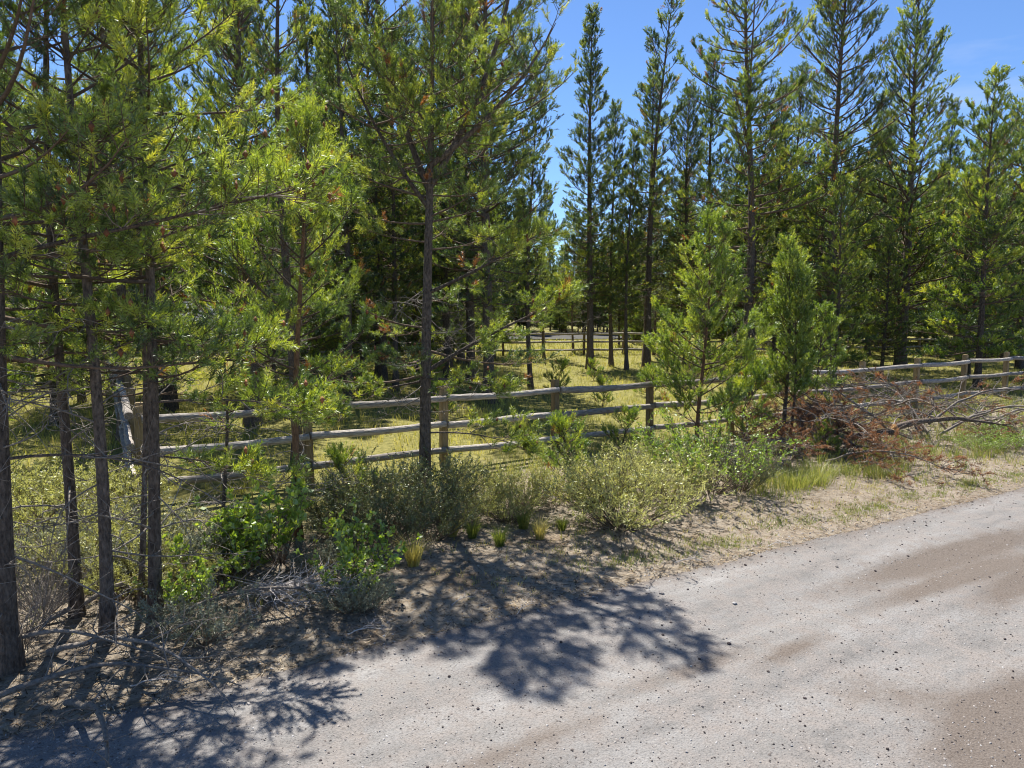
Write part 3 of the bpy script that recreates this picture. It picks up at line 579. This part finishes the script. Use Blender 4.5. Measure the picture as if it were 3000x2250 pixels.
# ------------------------------------------------------------------ fences
def rail_mesh(seed, L=2.44, r=.06):
    rng = np.random.default_rng(seed); K = 11; t = np.linspace(0, 1, K)
    P = np.stack([t * L, .012 * np.sin(t * 3 + rng.uniform(0, 6)) + .004 * rng.normal(size=K), .015 * np.sin(t * 4 + rng.uniform(0, 6)) - .008 * np.sin(t * math.pi)], -1)
    R = r * (1 + .04 * rng.normal(size=K)) * (1.06 - .1 * t)
    V, F = tubes(P[None], R[None], 12); n = len(V)
    V = np.concatenate([V, P[[0, -1]]]); i = np.arange(12); j = (i + 1) % 12
    c0 = np.stack([j, i, np.full(12, n)], -1); c1 = np.stack([i + (K - 1) * 12, j + (K - 1) * 12, np.full(12, n + 1)], -1)
    me = make_mesh("rail", V, [F, np.concatenate([c0, c1])], M_RAIL)
    me.polygons.foreach_set("use_smooth", np.arange(len(me.polygons)) < len(F)); return me
def post_mesh(seed, h=1.47, w=.135):
    rng = random.Random(seed); bm = bmesh.new(); bmesh.ops.create_cube(bm, size=1)
    for v in bm.verts: v.co.x *= w * rng.uniform(.95, 1.05); v.co.y *= w * rng.uniform(.95, 1.05); v.co.z = -.25 if v.co.z < 0 else h * rng.uniform(.992, 1.008)
    bmesh.ops.bevel(bm, geom=list(bm.edges), offset=.016, segments=2, affect='EDGES')
    me = bpy.data.meshes.new("post"); bm.to_mesh(me); bm.free(); me.materials.append(M_POST); return me
RAILS = [rail_mesh(k) for k in range(6)]; POSTS = [post_mesh(k) for k in range(4)]
rf = random.Random(3)
def fence(label, x0, y0, dx, dy, n, side, heights=(.32, .795, 1.27), first_post=True, sp=2.44):
    """side: +1/-1, which face of the posts carries the rails"""
    o = add_obj("wooden_fence", None, None, (x0, y0, gz1(x0, y0))); tag(o, label, "fence")
    a = math.atan2(dy, dx); ox, oy = -math.sin(a) * .128 * side, math.cos(a) * .128 * side
    g0 = gz1(x0, y0)
    for k in range(n + 1):
        px, py = x0 + dx * sp * k, y0 + dy * sp * k
        if k > 0 or first_post:
            add_obj("post", POSTS[rf.randrange(4)], o, (px - x0, py - y0, gz1(px, py) - g0), (rf.uniform(-.015, .015), rf.uniform(-.015, .015), a + rf.uniform(-.04, .04)))
        if k < n:
            qx, qy = px + dx * sp, py + dy * sp
            for h in heights:
                za = gz1(px, py) + h + rf.uniform(-.012, .012); zb = gz1(qx, qy) + h + rf.uniform(-.012, .012)
                e = .012
                add_obj("rail", RAILS[rf.randrange(6)], o, (px - x0 + ox + dx * e, py - y0 + oy + dy * e, za - g0), (rf.choice((0, 0.0)), -math.atan2(zb - za, sp), a), (sp / 2.44 - .012, rf.uniform(.92, 1.06), rf.uniform(.92, 1.06)))
    return o
FX, FY = -5.47, 10.43
fence("weathered three-rail log fence running beside the gravel road", FX, FY, CU, SU, 14, -1)
SX, SY = FX - SU * .3, FY + CU * .3
fence("side log fence running back from the corner into the trees", SX, SY, -SU, CU, 13, 1)
FFX, FFY = -22.3, 39.6
fence("far log fence closing off the back of the meadow", FFX, FFY, math.cos(.13), math.sin(.13), 22, -1)
wb = bmesh.new(); bmesh.ops.create_cube(wb, size=1)
for v in wb.verts: v.co.x *= .2 * (1.1 if v.co.z > 0 else .85); v.co.y *= .2 * (1.1 if v.co.z > 0 else .85); v.co.z *= .26
bmesh.ops.bevel(wb, geom=[e for e in wb.edges if abs(e.verts[0].co.z - e.verts[1].co.z) > .1], offset=.07, segments=3, affect='EDGES')
wm = bpy.data.meshes.new("bucket"); wb.to_mesh(wm); wb.free(); wm.materials.append(plain_mat("white_plastic", (.75, .75, .73), .5, .05))
tag(add_obj("white_bucket", wm, None, (20.1, 44.93, 1.12)), "small white bucket hung on the far fence's top rail", "bucket")

# ------------------------------------------------------------------ far cabin and lane
def box(name, sx, sy, sz, mat, parent, loc, bev=.01, rot=None):
    bm = bmesh.new(); bmesh.ops.create_cube(bm, size=1)
    for v in bm.verts: v.co.x *= sx; v.co.y *= sy; v.co.z *= sz
    if bev: bmesh.ops.bevel(bm, geom=list(bm.edges), offset=bev, segments=1, affect='EDGES')
    me = bpy.data.meshes.new(name); bm.to_mesh(me); bm.free(); me.materials.append(mat); return add_obj(name, me, parent, loc, rot)
M_CEDAR = wood_mat("cedar_boards", (.26, .12, .04), (.44, .23, .09), (10, 10, 2), .3)
M_BRICK = plain_mat("brick", (.26, .17, .13), .9, .3, 8)
M_MORTAR = plain_mat("mortar", (.42, .39, .36), .95, .1, 8)
M_ROOF = plain_mat("grey_metal_roof", (.10, .11, .13), .8, .06, 3, .05)
M_WHITE = plain_mat("white_trim", (.75, .74, .72), .6, .05)
M_GLASS, gn, gl = new_mat("window_glass")
gp = gn.new("ShaderNodeBsdfPrincipled"); gp.inputs["Base Color"].default_value = (.05, .06, .07, 1); gp.inputs["Roughness"].default_value = .05
go = gn.new("ShaderNodeOutputMaterial"); gl.new(gp.outputs[0], go.inputs["Surface"])
cab = add_obj("cabin", None, None, (-21.6, 48.5, gz1(-21.6, 48.5) - .02), (0, 0, .1)); tag(cab, "small cedar cabin with grey metal roof and brick skirt past the far fence", "cabin")
W, Dp = 5.2, 4.2
box("mortar_base", W, Dp, .8, M_MORTAR, cab, (0, 0, .36), .01)
bme = bpy.data.meshes.new("brick"); bb = bmesh.new(); bmesh.ops.create_cube(bb, size=1)
for v in bb.verts: v.co.x *= .38; v.co.y *= .06; v.co.z *= .13
bb.to_mesh(bme); bb.free(); bme.materials.append(M_BRICK)
for r_ in range(5):
    for c_ in range(12):
        xx = -W / 2 + .24 + c_ * .42 + (.21 if r_ % 2 else 0)
        if xx < W / 2 - .15: add_obj("brick", bme, cab, (xx, -Dp / 2 - .012, .1 + r_ * .15))
box("wall", W - .1, Dp - .1, 1.25, M_CEDAR, cab, (0, 0, 1.38), .01)
for c_ in range(17): box("board", .28, .04, 1.2, M_CEDAR, cab, (-W / 2 + .3 + c_ * .29, -Dp / 2 + .035, 1.38), .008)
dr_ = box("door", .9, .06, 1.75, M_WHITE, cab, (1.6, -Dp / 2 - .02, 1.05)); box("handle", .05, .06, .12, M_DSTONE, dr_, (-.36, -.05, 0))
wi = box("window", 1.1, .07, .8, M_WHITE, cab, (-1.2, -Dp / 2 - .005, 1.45)); box("pane", .46, .02, .66, M_GLASS, wi, (-.25, -.035, 0), 0); box("pane", .46, .02, .66, M_GLASS, wi, (.25, -.035, 0), 0)
ang = math.atan2(1.25, Dp / 2 + .4); SL = math.hypot(1.25, Dp / 2 + .4)
for s_ in (-1, 1):
    rp = box("roof", W + .7, SL, .07, M_ROOF, cab, (0, s_ * (Dp / 2 + .4) / 2, 1.98 + .63), .01, (-s_ * ang, 0, 0))
    for c_ in range(13): box("seam", .035, SL - .02, .03, M_ROOF, rp, (-W / 2 - .2 + c_ * .46, 0, .05), 0)
for s_ in (-1, 1):
    gm = make_mesh("gable", [(s_ * (W / 2 - .06), -Dp / 2 + .05, 2.0), (s_ * (W / 2 - .06), Dp / 2 - .05, 2.0), (s_ * (W / 2 - .06), 0, 3.05), (s_ * (W / 2 - .16), -Dp / 2 + .05, 2.0), (s_ * (W / 2 - .16), Dp / 2 - .05, 2.0), (s_ * (W / 2 - .16), 0, 3.05)], [np.array([[0, 1, 2], [3, 5, 4]]), np.array([[0, 3, 4, 1], [1, 4, 5, 2], [2, 5, 3, 0]])], M_CEDAR); add_obj("gable", gm, cab)
lv = []; 
LN = np.linspace(-14, 15, 40)
lv = np.concatenate([np.stack([LN, 63 + .1 * LN, gz(LN, 63 + .1 * LN) + .06], -1), np.stack([LN, 72 + .1 * LN, gz(LN, 72 + .1 * LN) + .06], -1)])
i = np.arange(39); lf = np.stack([i, i + 1, i + 41, i + 40], -1)
tag(add_obj("far_lane", make_mesh("far_lane", lv, lf, plain_mat("lane_gravel", (.07, .068, .062), .95, .12, 1.5))), kind="structure")

# ------------------------------------------------------------------ grass
def blades(P, n_per, hgt, wid, rng, tint, lean=.5, seg=2, spread=.05):
    """P (N,3) tuft roots -> bent blades"""
    N = len(P); idx = np.repeat(np.arange(N), n_per); M = len(idx)
    h = hgt[idx] * rng.uniform(.55, 1.15, M); az = rng.random(M) * TAU; ln = lean * rng.uniform(.2, 1.1, M)
    out = np.stack([np.cos(az), np.sin(az), np.zeros(M)], -1)
    root = P[idx] + out * (spread * rng.random(M))[:, None]
    wa = rng.random(M) * TAU; side = np.stack([np.cos(wa), np.sin(wa), np.zeros(M)], -1) * (wid / 2)
    mid = root + out * (h * ln * .3)[:, None] + np.array([0, 0, 1.0]) * (h * .6)[:, None]
    tip = root + out * (h * ln)[:, None] + np.array([0, 0, 1.0]) * (h * (1 - .25 * ln))[:, None]
    V = np.stack([root - side, root + side, mid + side * .7, mid - side * .7, tip], 1)
    b = (np.arange(M) * 5)[:, None]
    F4 = (b + np.array([0, 1, 2, 3])); F3 = (b + np.array([3, 2, 4]))
    t = np.clip(tint[idx] + rng.normal(0, .12, M), 0, 1)
    return V.reshape(-1, 3), F4, F3, np.repeat(t, 5)
rg = np.random.default_rng(11)
def grass_obj(name, P, n_per, hgt, wid, tint, mat, lean=.5, parent=None, spread=.05):
    V, F4, F3, t = blades(P, n_per, hgt, wid, rg, tint, lean, spread=spread)
    return tag(add_obj(name, make_mesh(name, V, [F4, F3], mat, t), parent), kind="stuff")
# meadow
n = 40000
y = 10.5 + 34 * rg.random(n) ** .85; x = (rg.random(n) * 2 - 1) * y * .78
u, v = xy2uv(x, y)
dens_ = .5 + .65 * wob(x * .8, y * .8)
k = (v > 11.9) & (rg.random(n) < dens_) | ((v > 10.2) & (v <= 11.9) & (rg.random(n) < .25)) | ((v > 8.2) & (x < -4.2) & (rg.random(n) < .35))
x, y = x[k], y[k]
P = np.stack([x, y, gz(x, y) - .01], -1)
tint = np.clip(.45 + .28 * wob(x * .35 + 2, y * .3) + .16 * wob(x * 1.3, y * 1.1), 0, 1)
hh = .12 + .14 * rg.random(len(x)) + .22 * np.maximum(0, wob(x * .9, y * .8)) ** 1.5
grass_obj("meadow_grass", P, 4, hh, .012 + 0 * hh[0], tint, M_GRASS, .7)
# far meadow, coarser
n = 7000
y = rg.uniform(42, 62, n); x = (rg.random(n) * 2 - 1) * y * .78; P = np.stack([x, y, gz(x, y)], -1)
grass_obj("far_grass", P, 3, .2 + .2 * rg.random(n), .035, np.clip(.35 + .3 * wob(x * .3, y * .3), 0, 1), M_GRASS, .7, spread=.2)
# green strip by the road and thin growth on the verge
def strip(n, u0, u1, v0, sd, hg, name, tintm, mat, npb=6, w=.005, lean=.9):
    u = u0 + (u1 - u0) * rg.random(n); v = v0 + .12 * wob(u * 1.5, u * 0) + sd * rg.standard_normal(n)
    k = rg.random(n) < np.clip(.5 + .9 * wob(u * 1.1 + 3, v * 2), 0.04, 1); u, v = u[k], v[k]; k = v > 5.85; u, v = u[k], v[k]
    x, y = uv2xy(u, v); P = np.stack([x, y, gz(x, y) - .005], -1)
    return grass_obj(name, P, npb, hg * (.6 + .8 * rg.random(len(x))), w, np.clip(tintm + .2 * rg.standard_normal(len(x)), 0, 1), mat, lean)
strip(3000, 4.4, 17, 6.34, .14, .055, "verge_grass", .35, M_GREEN_GRASS)
strip(1500, 3, 18, 6.9, .4, .07, "dry_verge_grass", .85, M_GREEN_GRASS)
strip(1500, -3, 18, 8.8, .8, .16, "under_fence_grass", .55, M_GREEN_GRASS, 6, .006)
strip(900, 8.6, 11.6, 7.75, .35, .26, "tall_verge_grass", .55, M_GREEN_GRASS, 6, .006)
strip(2600, 11.5, 24, 8.1, .75, .24, "weed_growth", .45, M_GREEN_GRASS, 7, .008)
strip(2500, 4, 24, 10.6, .7, .28, "fence_line_grass", .45, M_GREEN_GRASS, 6, .008)

# bunchgrass tufts: countable plants
def tuft_mesh(seed, h, nb, tint, mat, lean=.8, w=.006, spread=.06):
    rng = np.random.default_rng(seed)
    V, F4, F3, t = blades(np.zeros((1, 3)), nb, np.array([h]), w, rng, np.array([tint]), lean, spread=spread)
    return make_mesh("blades", V, [F4, F3], mat, t)
TUFTS = [tuft_mesh(1, .42, 260, .75, M_GRASS), tuft_mesh(2, .36, 240, .35, M_GREEN_GRASS), tuft_mesh(3, .55, 260, .55, M_GREEN_GRASS, 1.3, .007, .3)]
def tuft(x, y, k, s, label, group=None):
    o = add_obj("bunchgrass", None, None, (x, y, gz1(x, y) - .01), (0, 0, x * 3), s); tag(o, label, "grass tuft", group)
    c = add_obj("blades", TUFTS[k], o); c["kind"] = "stuff"
tuft(-1.11, 7.80, 0, 1.0, "straw-gold bunchgrass tuft standing alone on the needle litter")
for x, y, k, s in [(-.15, 8.5, 1, .85), (-.5, 8.8, 1, .8), (.35, 8.75, 0, .8), (.15, 9.2, 1, .9), (-.75, 8.9, 0, .7), (.65, 9.1, 1, .7)]:
    tuft(x, y, k, s, "green-gold bunchgrass tuft between the litter and the pale shrub", "bunchgrass tufts along the verge")
for x, y, s in [(4.6, 11.3, .75), (5.1, 11.7, .8)]:
    tuft(x, y, 2, s, "tall green grass clump in front of the brush pile", "tall grass clumps by the brush pile")

# ------------------------------------------------------------------ shrubs
def shrub(seed, h, w, n_stem, mat, leaf_len, leaf_w, leaves, wood=None, tint=(.2, .8), split=4, upright=.5, fill=.35, roundleaf=False):
    rng = np.random.default_rng(seed)
    st, leaf_p, leaf_d = Acc(), [], []
    P_all, R_all = [], []
    for _ in range(n_stem):
        az = rng.random() * TAU; rr = math.sqrt(rng.random()); el = math.radians(88 - 70 * rr * (1 - upright * .5))
        L = h * rng.uniform(.75, 1.08) * (1 if rr < .6 else .5 * (w / h) + .5)
        p0 = np.array([math.cos(az), math.sin(az), 0]) * .12 * w * rr
        P = bezier_branch(p0, az, el * .85, min(1.5, el * 1.15), L, 6, rng, .15); P_all.append(P); R_all.append(.007 * (1 - np.linspace(0, 1, 6) * .75))
        for __ in range(split):
            i = rng.integers(2, 6); d = norm((P[-1] - P[0]) / L + rng.normal(0, .5, 3)); d[2] = abs(d[2])
            Q = bezier_branch(P[i], math.atan2(d[1], d[0]), math.asin(np.clip(d[2], -.95, .95)), rng.uniform(.3, 1.4), L * rng.uniform(.2, .45), 6, rng, .32); P_all.append(Q); R_all.append(.0035 * (1 - np.linspace(0, 1, 6) * .6))
    P = np.array(P_all); V, F = tubes(P, np.array(R_all), 4); st.add(V, F)
    stems = st.mesh("stems", wood or M_STEM, True)
    if leaves == 0: return stems, None
    n = len(P) * leaves
    j = rng.integers(0, len(P), n); t = fill + (1 - fill) * rng.random(n) ** .7; f = t * 5; i = np.minimum(f.astype(int), 4); wq = (f - i)[:, None]
    b = P[j, i] * (1 - wq) + P[j, i + 1] * wq
    tg = norm(P[j, i + 1] - P[j, i])
    d = norm(tg * .7 + rng.normal(0, .6, (n, 3)))
    b = b + rng.normal(0, .008, (n, 3))
    sd = norm(np.cross(d, rng.normal(size=(n, 3)))) * (leaf_w / 2); ll = (leaf_len * rng.uniform(.7, 1.25, n))[:, None]
    if roundleaf: V = np.stack([b, b + d * ll * .45 + sd, b + d * ll, b + d * ll * .45 - sd], 1)
    else: V = np.stack([b - sd * .4, b + d * ll * .5 + sd, b + d * ll, b + d * ll * .5 - sd], 1)
    F = np.arange(n * 4).reshape(-1, 4)
    tt = np.clip(tint[0] + (tint[1] - tint[0]) * (.6 * rng.random(len(P))[j] + .4 * rng.random(n)), 0, 1)
    return stems, make_mesh("foliage", V.reshape(-1, 3), F, mat, np.repeat(tt, 4))
SH = {
    'pale': shrub(1, .95, 1.3, 90, M_BITTER, .06, .015, 20, split=6, tint=(.05, 1.0), fill=.12, upright=.2),
    'pale2': shrub(2, .8, 1.0, 60, M_BITTER, .055, .014, 20, split=5, tint=(.1, .8), fill=.25),
    'dark': shrub(3, 1.0, 1.2, 60, M_DARKBUSH, .045, .016, 20, split=5, tint=(0, 1), fill=.25),
    'sage': shrub(4, .55, .8, 45, M_SAGE, .04, .012, 20, split=5, tint=(.1, 1), fill=.3),
    'leafy': shrub(5, .6, .75, 18, M_LEAFY, .05, .042, 12, split=5, tint=(.1, 1), fill=.45, roundleaf=True),
    'green': shrub(6, .95, 1.0, 45, M_LEAFY, .04, .018, 18, split=5, tint=(0, .7), fill=.3),
    'dead': shrub(7, .75, 1.1, 42, None, 0, 0, 0, wood=M_DEAD, split=8),
}
def bush(kind, x, y, s, label, group=None, cat="shrub", sq=1.0):
    st_, fo = SH[kind]
    o = add_obj({'pale': 'pale_shrub', 'pale2': 'pale_shrub', 'dark': 'dark_shrub', 'sage': 'sagebrush', 'leafy': 'leafy_shrub', 'green': 'green_shrub', 'dead': 'dead_shrub'}[kind], None, None, (x, y, gz1(x, y) - .02), (0, 0, x * 5 + y * 3), (s, s, s * sq))
    tag(o, label, cat, group)
    a = add_obj("stems", st_, o); a["kind"] = "stuff"
    if fo: b = add_obj("foliage", fo, o); b["kind"] = "stuff"
    return o
bush('pale', 1.45, 9.2, .92, "big rounded pale green shrub at the edge of the sandy verge")
bush('pale2', 2.4, 10.5, .85, "pale green shrub just behind the big rounded one")
bush('pale2', 1.9, 11.4, .6, "smaller pale shrub by the fence behind the big rounded one")
for x, y, s in [(-.45, 10.0, .7), (.25, 10.3, .62), (-.05, 9.5, .55), (.85, 10.6, .6), (-.7, 9.3, .5)]:
    bush('pale2', x, y, s, "sparse pale shrub between the forked pine and the big rounded shrub", "pale shrubs under the fence")
bush('green', 3.1, 11.0, 1.25, "dark glossy green shrub at the foot of the airy young pine")
bush('green', 2.75, 12.0, .85, "green shrub tucked against the fence behind the dark glossy one")
bush('dark', 3.65, 11.2, .7, "low dark shrub on the shaded side of the glossy green one")
for x, y, s in [(-1.2, 9.5, .78), (-1.7, 9.2, .8), (-2.25, 9.15, .7), (-.95, 10.1, .7), (-1.5, 8.6, .6), (-2.0, 8.5, .5), (-1.0, 8.8, .55)]:
    bush('dark', x, y, s, "shaded dark shrub in the thicket around the forked pine's foot", "dark shrubs around the forked pine")
bush('leafy', -2.65, 7.95, 1.35, "tall broad-leaved green shrub above the bleached stick pile")
bush('leafy', -3.12, 7.5, 1.0, "broad-leaved green shrub by the foot of the thin rusty sapling")
bush('leafy', -3.05, 6.62, .72, "low broad-leaved green shrub beside the pine before the fence corner")
bush('leafy', -1.65, 7.35, .95, "sprawling broad-leaved green shrub next to the straw-gold tuft")
bush('leafy', -1.6, 7.0, .6, "low trailing green shrub at the litter's edge")
bush('sage', -2.72, 6.05, .75, "small grey-green sagebrush in front of the fence-corner pine")
bush('sage', -1.6, 6.72, .55, "grey-green sagebrush under the sprawling green shrub")
bush('sage', -1.45, 6.75, .5, "lower grey sagebrush beside the trailing green shrub")
bush('sage', -2.1, 7.7, .6, "dim sagebrush among the dark shrubs")
for x, y, s in [(-3.85, 7.3, .95), (-3.5, 7.8, .9), (-4.3, 8.1, 1.0), (-3.1, 8.4, .8), (-4.9, 7.6, .95)]:
    bush('sage', x, y, s, "dusty sagebrush behind the roadside pine trunks", "sagebrush behind the roadside pines")
for x, y, s in [(-4.5, 6.6, .8), (-4.25, 5.95, .65)]:
    bush('dead', x, y, s, "bare grey tangle of dead twigs between the roadside pine trunks", "dead twig tangles at the roadside pines")
for x, y, s in [(-3.85, 6.95, .6), (-4.65, 7.5, .75), (-3.45, 7.0, .5), (-4.1, 7.7, .7)]:
    bush('pale2', x, y, s, "olive brush growing around the roadside pine trunks", "olive brush at the roadside pines")
for x, y, s in [(-5.6, 8.4, 1.0), (-6.3, 9.3, 1.0), (-5.3, 9.4, .9), (-7.0, 8.3, 1.1)]:
    bush('pale2', x, y, s, "pale shrub outside the fence corner", "pale shrubs outside the fence corner")
for x, y, s in [(10.2, 14.6, .8), (11.2, 15.6, .9), (12.5, 15.9, .9), (9.4, 14.2, .65)]:
    bush('green', x, y, s, "weedy green shrub beside the fence past the brush pile", "weedy shrubs past the brush pile", sq=.6)

# ------------------------------------------------------------------ fallen branches, stick pile, brush pile
def fallen(seed, L, r, n_side, mat, rust=0, arch=.15, cut=False, side_L=(.3, .8)):
    rng = np.random.default_rng(seed); w = Acc()
    t = np.linspace(0, 1, 12)
    P = np.stack([t * L, .12 * L * np.sin(t * 2.4 + rng.uniform(0, 2)) , .03 + arch * L * np.sin(t * math.pi * .95)], -1)
    P[:, 1] -= P[0, 1]; P[:, 2] += rng.normal(0, .01, 12)
    R = r * (1 - .85 * t); V, F = tubes(P[None], R[None], 7); w.add(V, F)
    sp, sd = [], []
    for _ in range(n_side):
        i = rng.integers(2, 12); d = norm(np.array([.7, 0, .25]) + rng.normal(0, .6, 3)); d[2] = max(d[2], -.1)
        Q = bezier_branch(P[i], math.atan2(d[1], d[0]), math.asin(np.clip(d[2], -.9, .9)), rng.uniform(-.5, .7), rng.uniform(*side_L) * (1.1 - .5 * i / 12), 7, rng, .2)
        Q[:, 2] = np.maximum(Q[:, 2], .01)
        V, F = tubes(Q[None], (max(.004, r * .28) * (1 - np.linspace(0, 1, 7) * .75))[None], 5); w.add(V, F)
        for __ in range(3):
            q = rng.integers(2, 7); dd = norm(Q[-1] - Q[0] + rng.normal(0, .35, 3))
            S = bezier_branch(Q[q], math.atan2(dd[1], dd[0]), math.asin(np.clip(dd[2], -.9, .9)), rng.uniform(-.6, .9), rng.uniform(.1, .3), 5, rng, .3); S[:, 2] = np.maximum(S[:, 2], .01)
            V, F = tubes(S[None], (.0038 * (1 - np.linspace(0, 1, 5) * .6))[None], 3); w.add(V, F)
            if rng.random() < rust:
                for e in (1, 2, 3, 4): sp.append(S[e]); sd.append(norm(S[-1] - S[0] + rng.normal(0, .05, 3)))
    out = {"bough_wood": w.mesh("bough_wood", mat, True)}
    if sp:
        sp, sd = np.array(sp), np.array(sd)
        V, F, tt = needles(sp, sd, np.full(len(sp), .13), 18, .065, .010, rng, rng.uniform(0, .9, len(sp)))
        out["needle_clusters"] = make_mesh("needle_clusters", V, F, M_RUST, tt)
    if cut:
        a = np.arange(14) / 14 * TAU; V = np.stack([np.full(14, -.004), P[0, 1] + R[0] * 1.0 * np.cos(a), P[0, 2] + R[0] * 1.0 * np.sin(a)], -1)
        out["cut_end"] = make_mesh("cut_end", np.concatenate([V, V + np.array([.02, 0, 0])]), [np.arange(14)[::-1][None], np.stack([np.arange(14), (np.arange(14) + 1) % 14, (np.arange(14) + 1) % 14 + 14, np.arange(14) + 14], -1)], M_CUT)
    return out
def lay(name, parts, x, y, z, rot, label, cat, group=None, s=1.0):
    o = add_obj(name, None, None, (x, y, gz1(x, y) + z), rot, s); tag(o, label, cat, group)
    for k, me in parts.items():
        c = add_obj(k, me, o)
        if k != "cut_end": c["kind"] = "stuff"
    return o
FB = [fallen(k, 1.9, .028, 9, M_DEAD, 0, .12) for k in range(3)]
for k, (x, y, rz, s, lab) in enumerate([(-4.0, 4.95, .35, 1.15, "long arched dead branch lying on the litter at the road's edge"), (-3.9, 5.75, -.25, 1.0, "dead branch propped behind the arched one at the pine feet"),
        (-3.35, 5.1, -.9, .6, "short dead branch pointing at the road"), (-4.6, 5.6, .1, 1.2, "dead branch lying across the stoutest pine's base"), (-3.3, 6.0, .6, .8, "dead branch at the fence-corner pine's foot"), (-4.3, 6.3, .5, 1.1, "grey dead branch half buried in the twig tangle")]):
    lay("fallen_branch", FB[k % 3], x, y, 0, (0, 0, rz), lab, "branch")
sk = fallen(9, 1.0, .014, 9, M_DEADPALE, 0, .1, side_L=(.3, .6))
for k in range(9):
    a = -.55 + .13 * k
    lay("bleached_stick", sk, -2.8 + .05 * k, 7.12 - .03 * k, .0 + .02 * (k % 3), (0, rt.uniform(-.1, .05), a - .3), "bleached forked stick in the pale stick pile below the leafy shrub", "stick", "bleached sticks in the pile", .75 + .06 * (k % 4))
for k, (x, y, r_, s) in enumerate([(-2.55, 4.95, -.6, .35), (.05, 6.75, 1.2, .3), (-1.5, 6.25, .5, .35), (-3.0, 5.35, .3, .45), (1.9, 8.1, .2, .4), (3.2, 8.7, .5, .35), (-.6, 6.9, .9, .3)]):
    lay("fallen_twig", sk, x, y, 0, (0, 0, r_), "pale loose twig lying on the verge litter", "twig", "loose twigs on the verge", s)
BO = [fallen(20 + k, 2.3, .028, 18, M_DEAD, .8 if k != 2 else .12, .16, side_L=(.4, 1.0)) for k in range(4)]
rb = np.random.default_rng(8)
BG = "dead boughs heaped in the brush pile"
for k in range(42):
    # pile runs along the fence front
    u = rb.uniform(11.4, 18.2); v = rb.uniform(8.2, 10.6); x, y = uv2xy(u, v)
    zz = max(0, (.5 if u > 13.8 else .25) * (1 - abs(u - 14.8) / 4.0)) * rb.random()
    kk = 2 if (u > 14.2 and rb.random() < .8) else int(rb.choice([0, 1, 3]))
    lay("dead_bough", BO[kk], x, y, zz, (rb.uniform(-.3, .3), rb.uniform(-.35, .1), rb.uniform(0, TAU)), ["rust-needled dead pine bough heaped in the brush pile before the fence", "mostly bare grey bough in the brush pile before the fence"][kk == 2], "bough", [BG, "bare boughs in the brush pile"][kk == 2], rb.uniform(.6, .95))
for k in range(16):
    u = rb.uniform(13.0, 19.2); v = rb.uniform(8.8, 10.8); x, y = uv2xy(u, v)
    lay("dead_bough", BO[2], x, y, rb.uniform(0, .35), (rb.uniform(-.3, .3), rb.uniform(-.45, .05), rb.uniform(0, TAU)), "mostly bare grey bough in the brush pile before the fence", "bough", "bare boughs in the brush pile", rb.uniform(.9, 1.3))
for u, v, r_ in [(12.2, 8.0, -.6), (12.0, 7.75, .3), (11.6, 8.1, -1.2), (13.3, 8.0, 2.8)]:
    x, y = uv2xy(u, v); lay("dead_bough", BO[0], x, y, .0, (0, 0, r_), "rust-needled bough spilling from the brush pile onto the sandy verge", "bough", "boughs spilling onto the verge", .55)
LG = fallen(40, 3.0, .075, 8, M_BARK, .1, .06, cut=True, side_L=(.6, 1.5)); LG2 = fallen(41, 2.2, .07, 6, M_BARK, .1, .12, cut=True, side_L=(.6, 1.5))
x, y = uv2xy(14.2, 8.75); lay("cut_log", LG, x, y, .38, (0, .05, .42), "thicker cut log with an orange sawn end lying in the brush pile", "log")
x, y = uv2xy(14.0, 8.65); lay("cut_log", LG2, x, y, .32, (0, .35, 3.5), "shorter cut log sloping down out of the brush pile", "log")
x, y = uv2xy(15.2, 9.6); lay("dead_pole", fallen(42, 3.2, .03, 12, M_DEAD, 0, .05, side_L=(.5, 1.1)), x, y, .2, (0, -.55, 2.9), "long bare dead pole slanting up over the fence from the brush pile", "branch")

# ------------------------------------------------------------------ litter on the verge
rl = np.random.default_rng(21)
n = 42000
u = -9 + 30 * rl.random(n); v = 5.8 + 4.6 * rl.random(n) ** 1.5
x, y = uv2xy(u, v); k = (np.abs(x) < y * .8) & (y > 3.5); x, y, v = x[k], y[k], v[k]; n = len(x)
a = rl.random(n) * TAU; L = rl.uniform(.03, .13, n); wd = rl.uniform(.002, .006, n)
d = np.stack([np.cos(a), np.sin(a), rl.uniform(-.05, .2, n)], -1); sdv = np.stack([-np.sin(a), np.cos(a), np.zeros(n)], -1) * wd[:, None]
b = np.stack([x, y, gz(x, y) + .004], -1)
V = np.stack([b - sdv, b + sdv, b + d * L[:, None]], 1).reshape(-1, 3)
M_LIT = leaf_mat("needle_litter", [(0, (.035, .027, .02)), (.35, (.10, .07, .045)), (.6, (.27, .18, .10)), (.85, (.42, .33, .21)), (1, (.5, .44, .35))], .15, (1, 1, 1), .02)
tag(add_obj("needle_litter", make_mesh("needle_litter", V, np.arange(n * 3).reshape(-1, 3), M_LIT, np.repeat(rl.random(n), 3))), kind="stuff")
def verge_pts(n):
    u = -9 + 30 * rs.random(n); v = 6.2 + 3.2 * rs.random(n) ** 1.4; x, y = uv2xy(u, v); return np.stack([x, y, gz(x, y)], -1)
tag(add_obj("litter_crumbs", scatter_rocks(6500, verge_pts, .004, .022, M_LIT, "litter_crumbs")), kind="stuff")
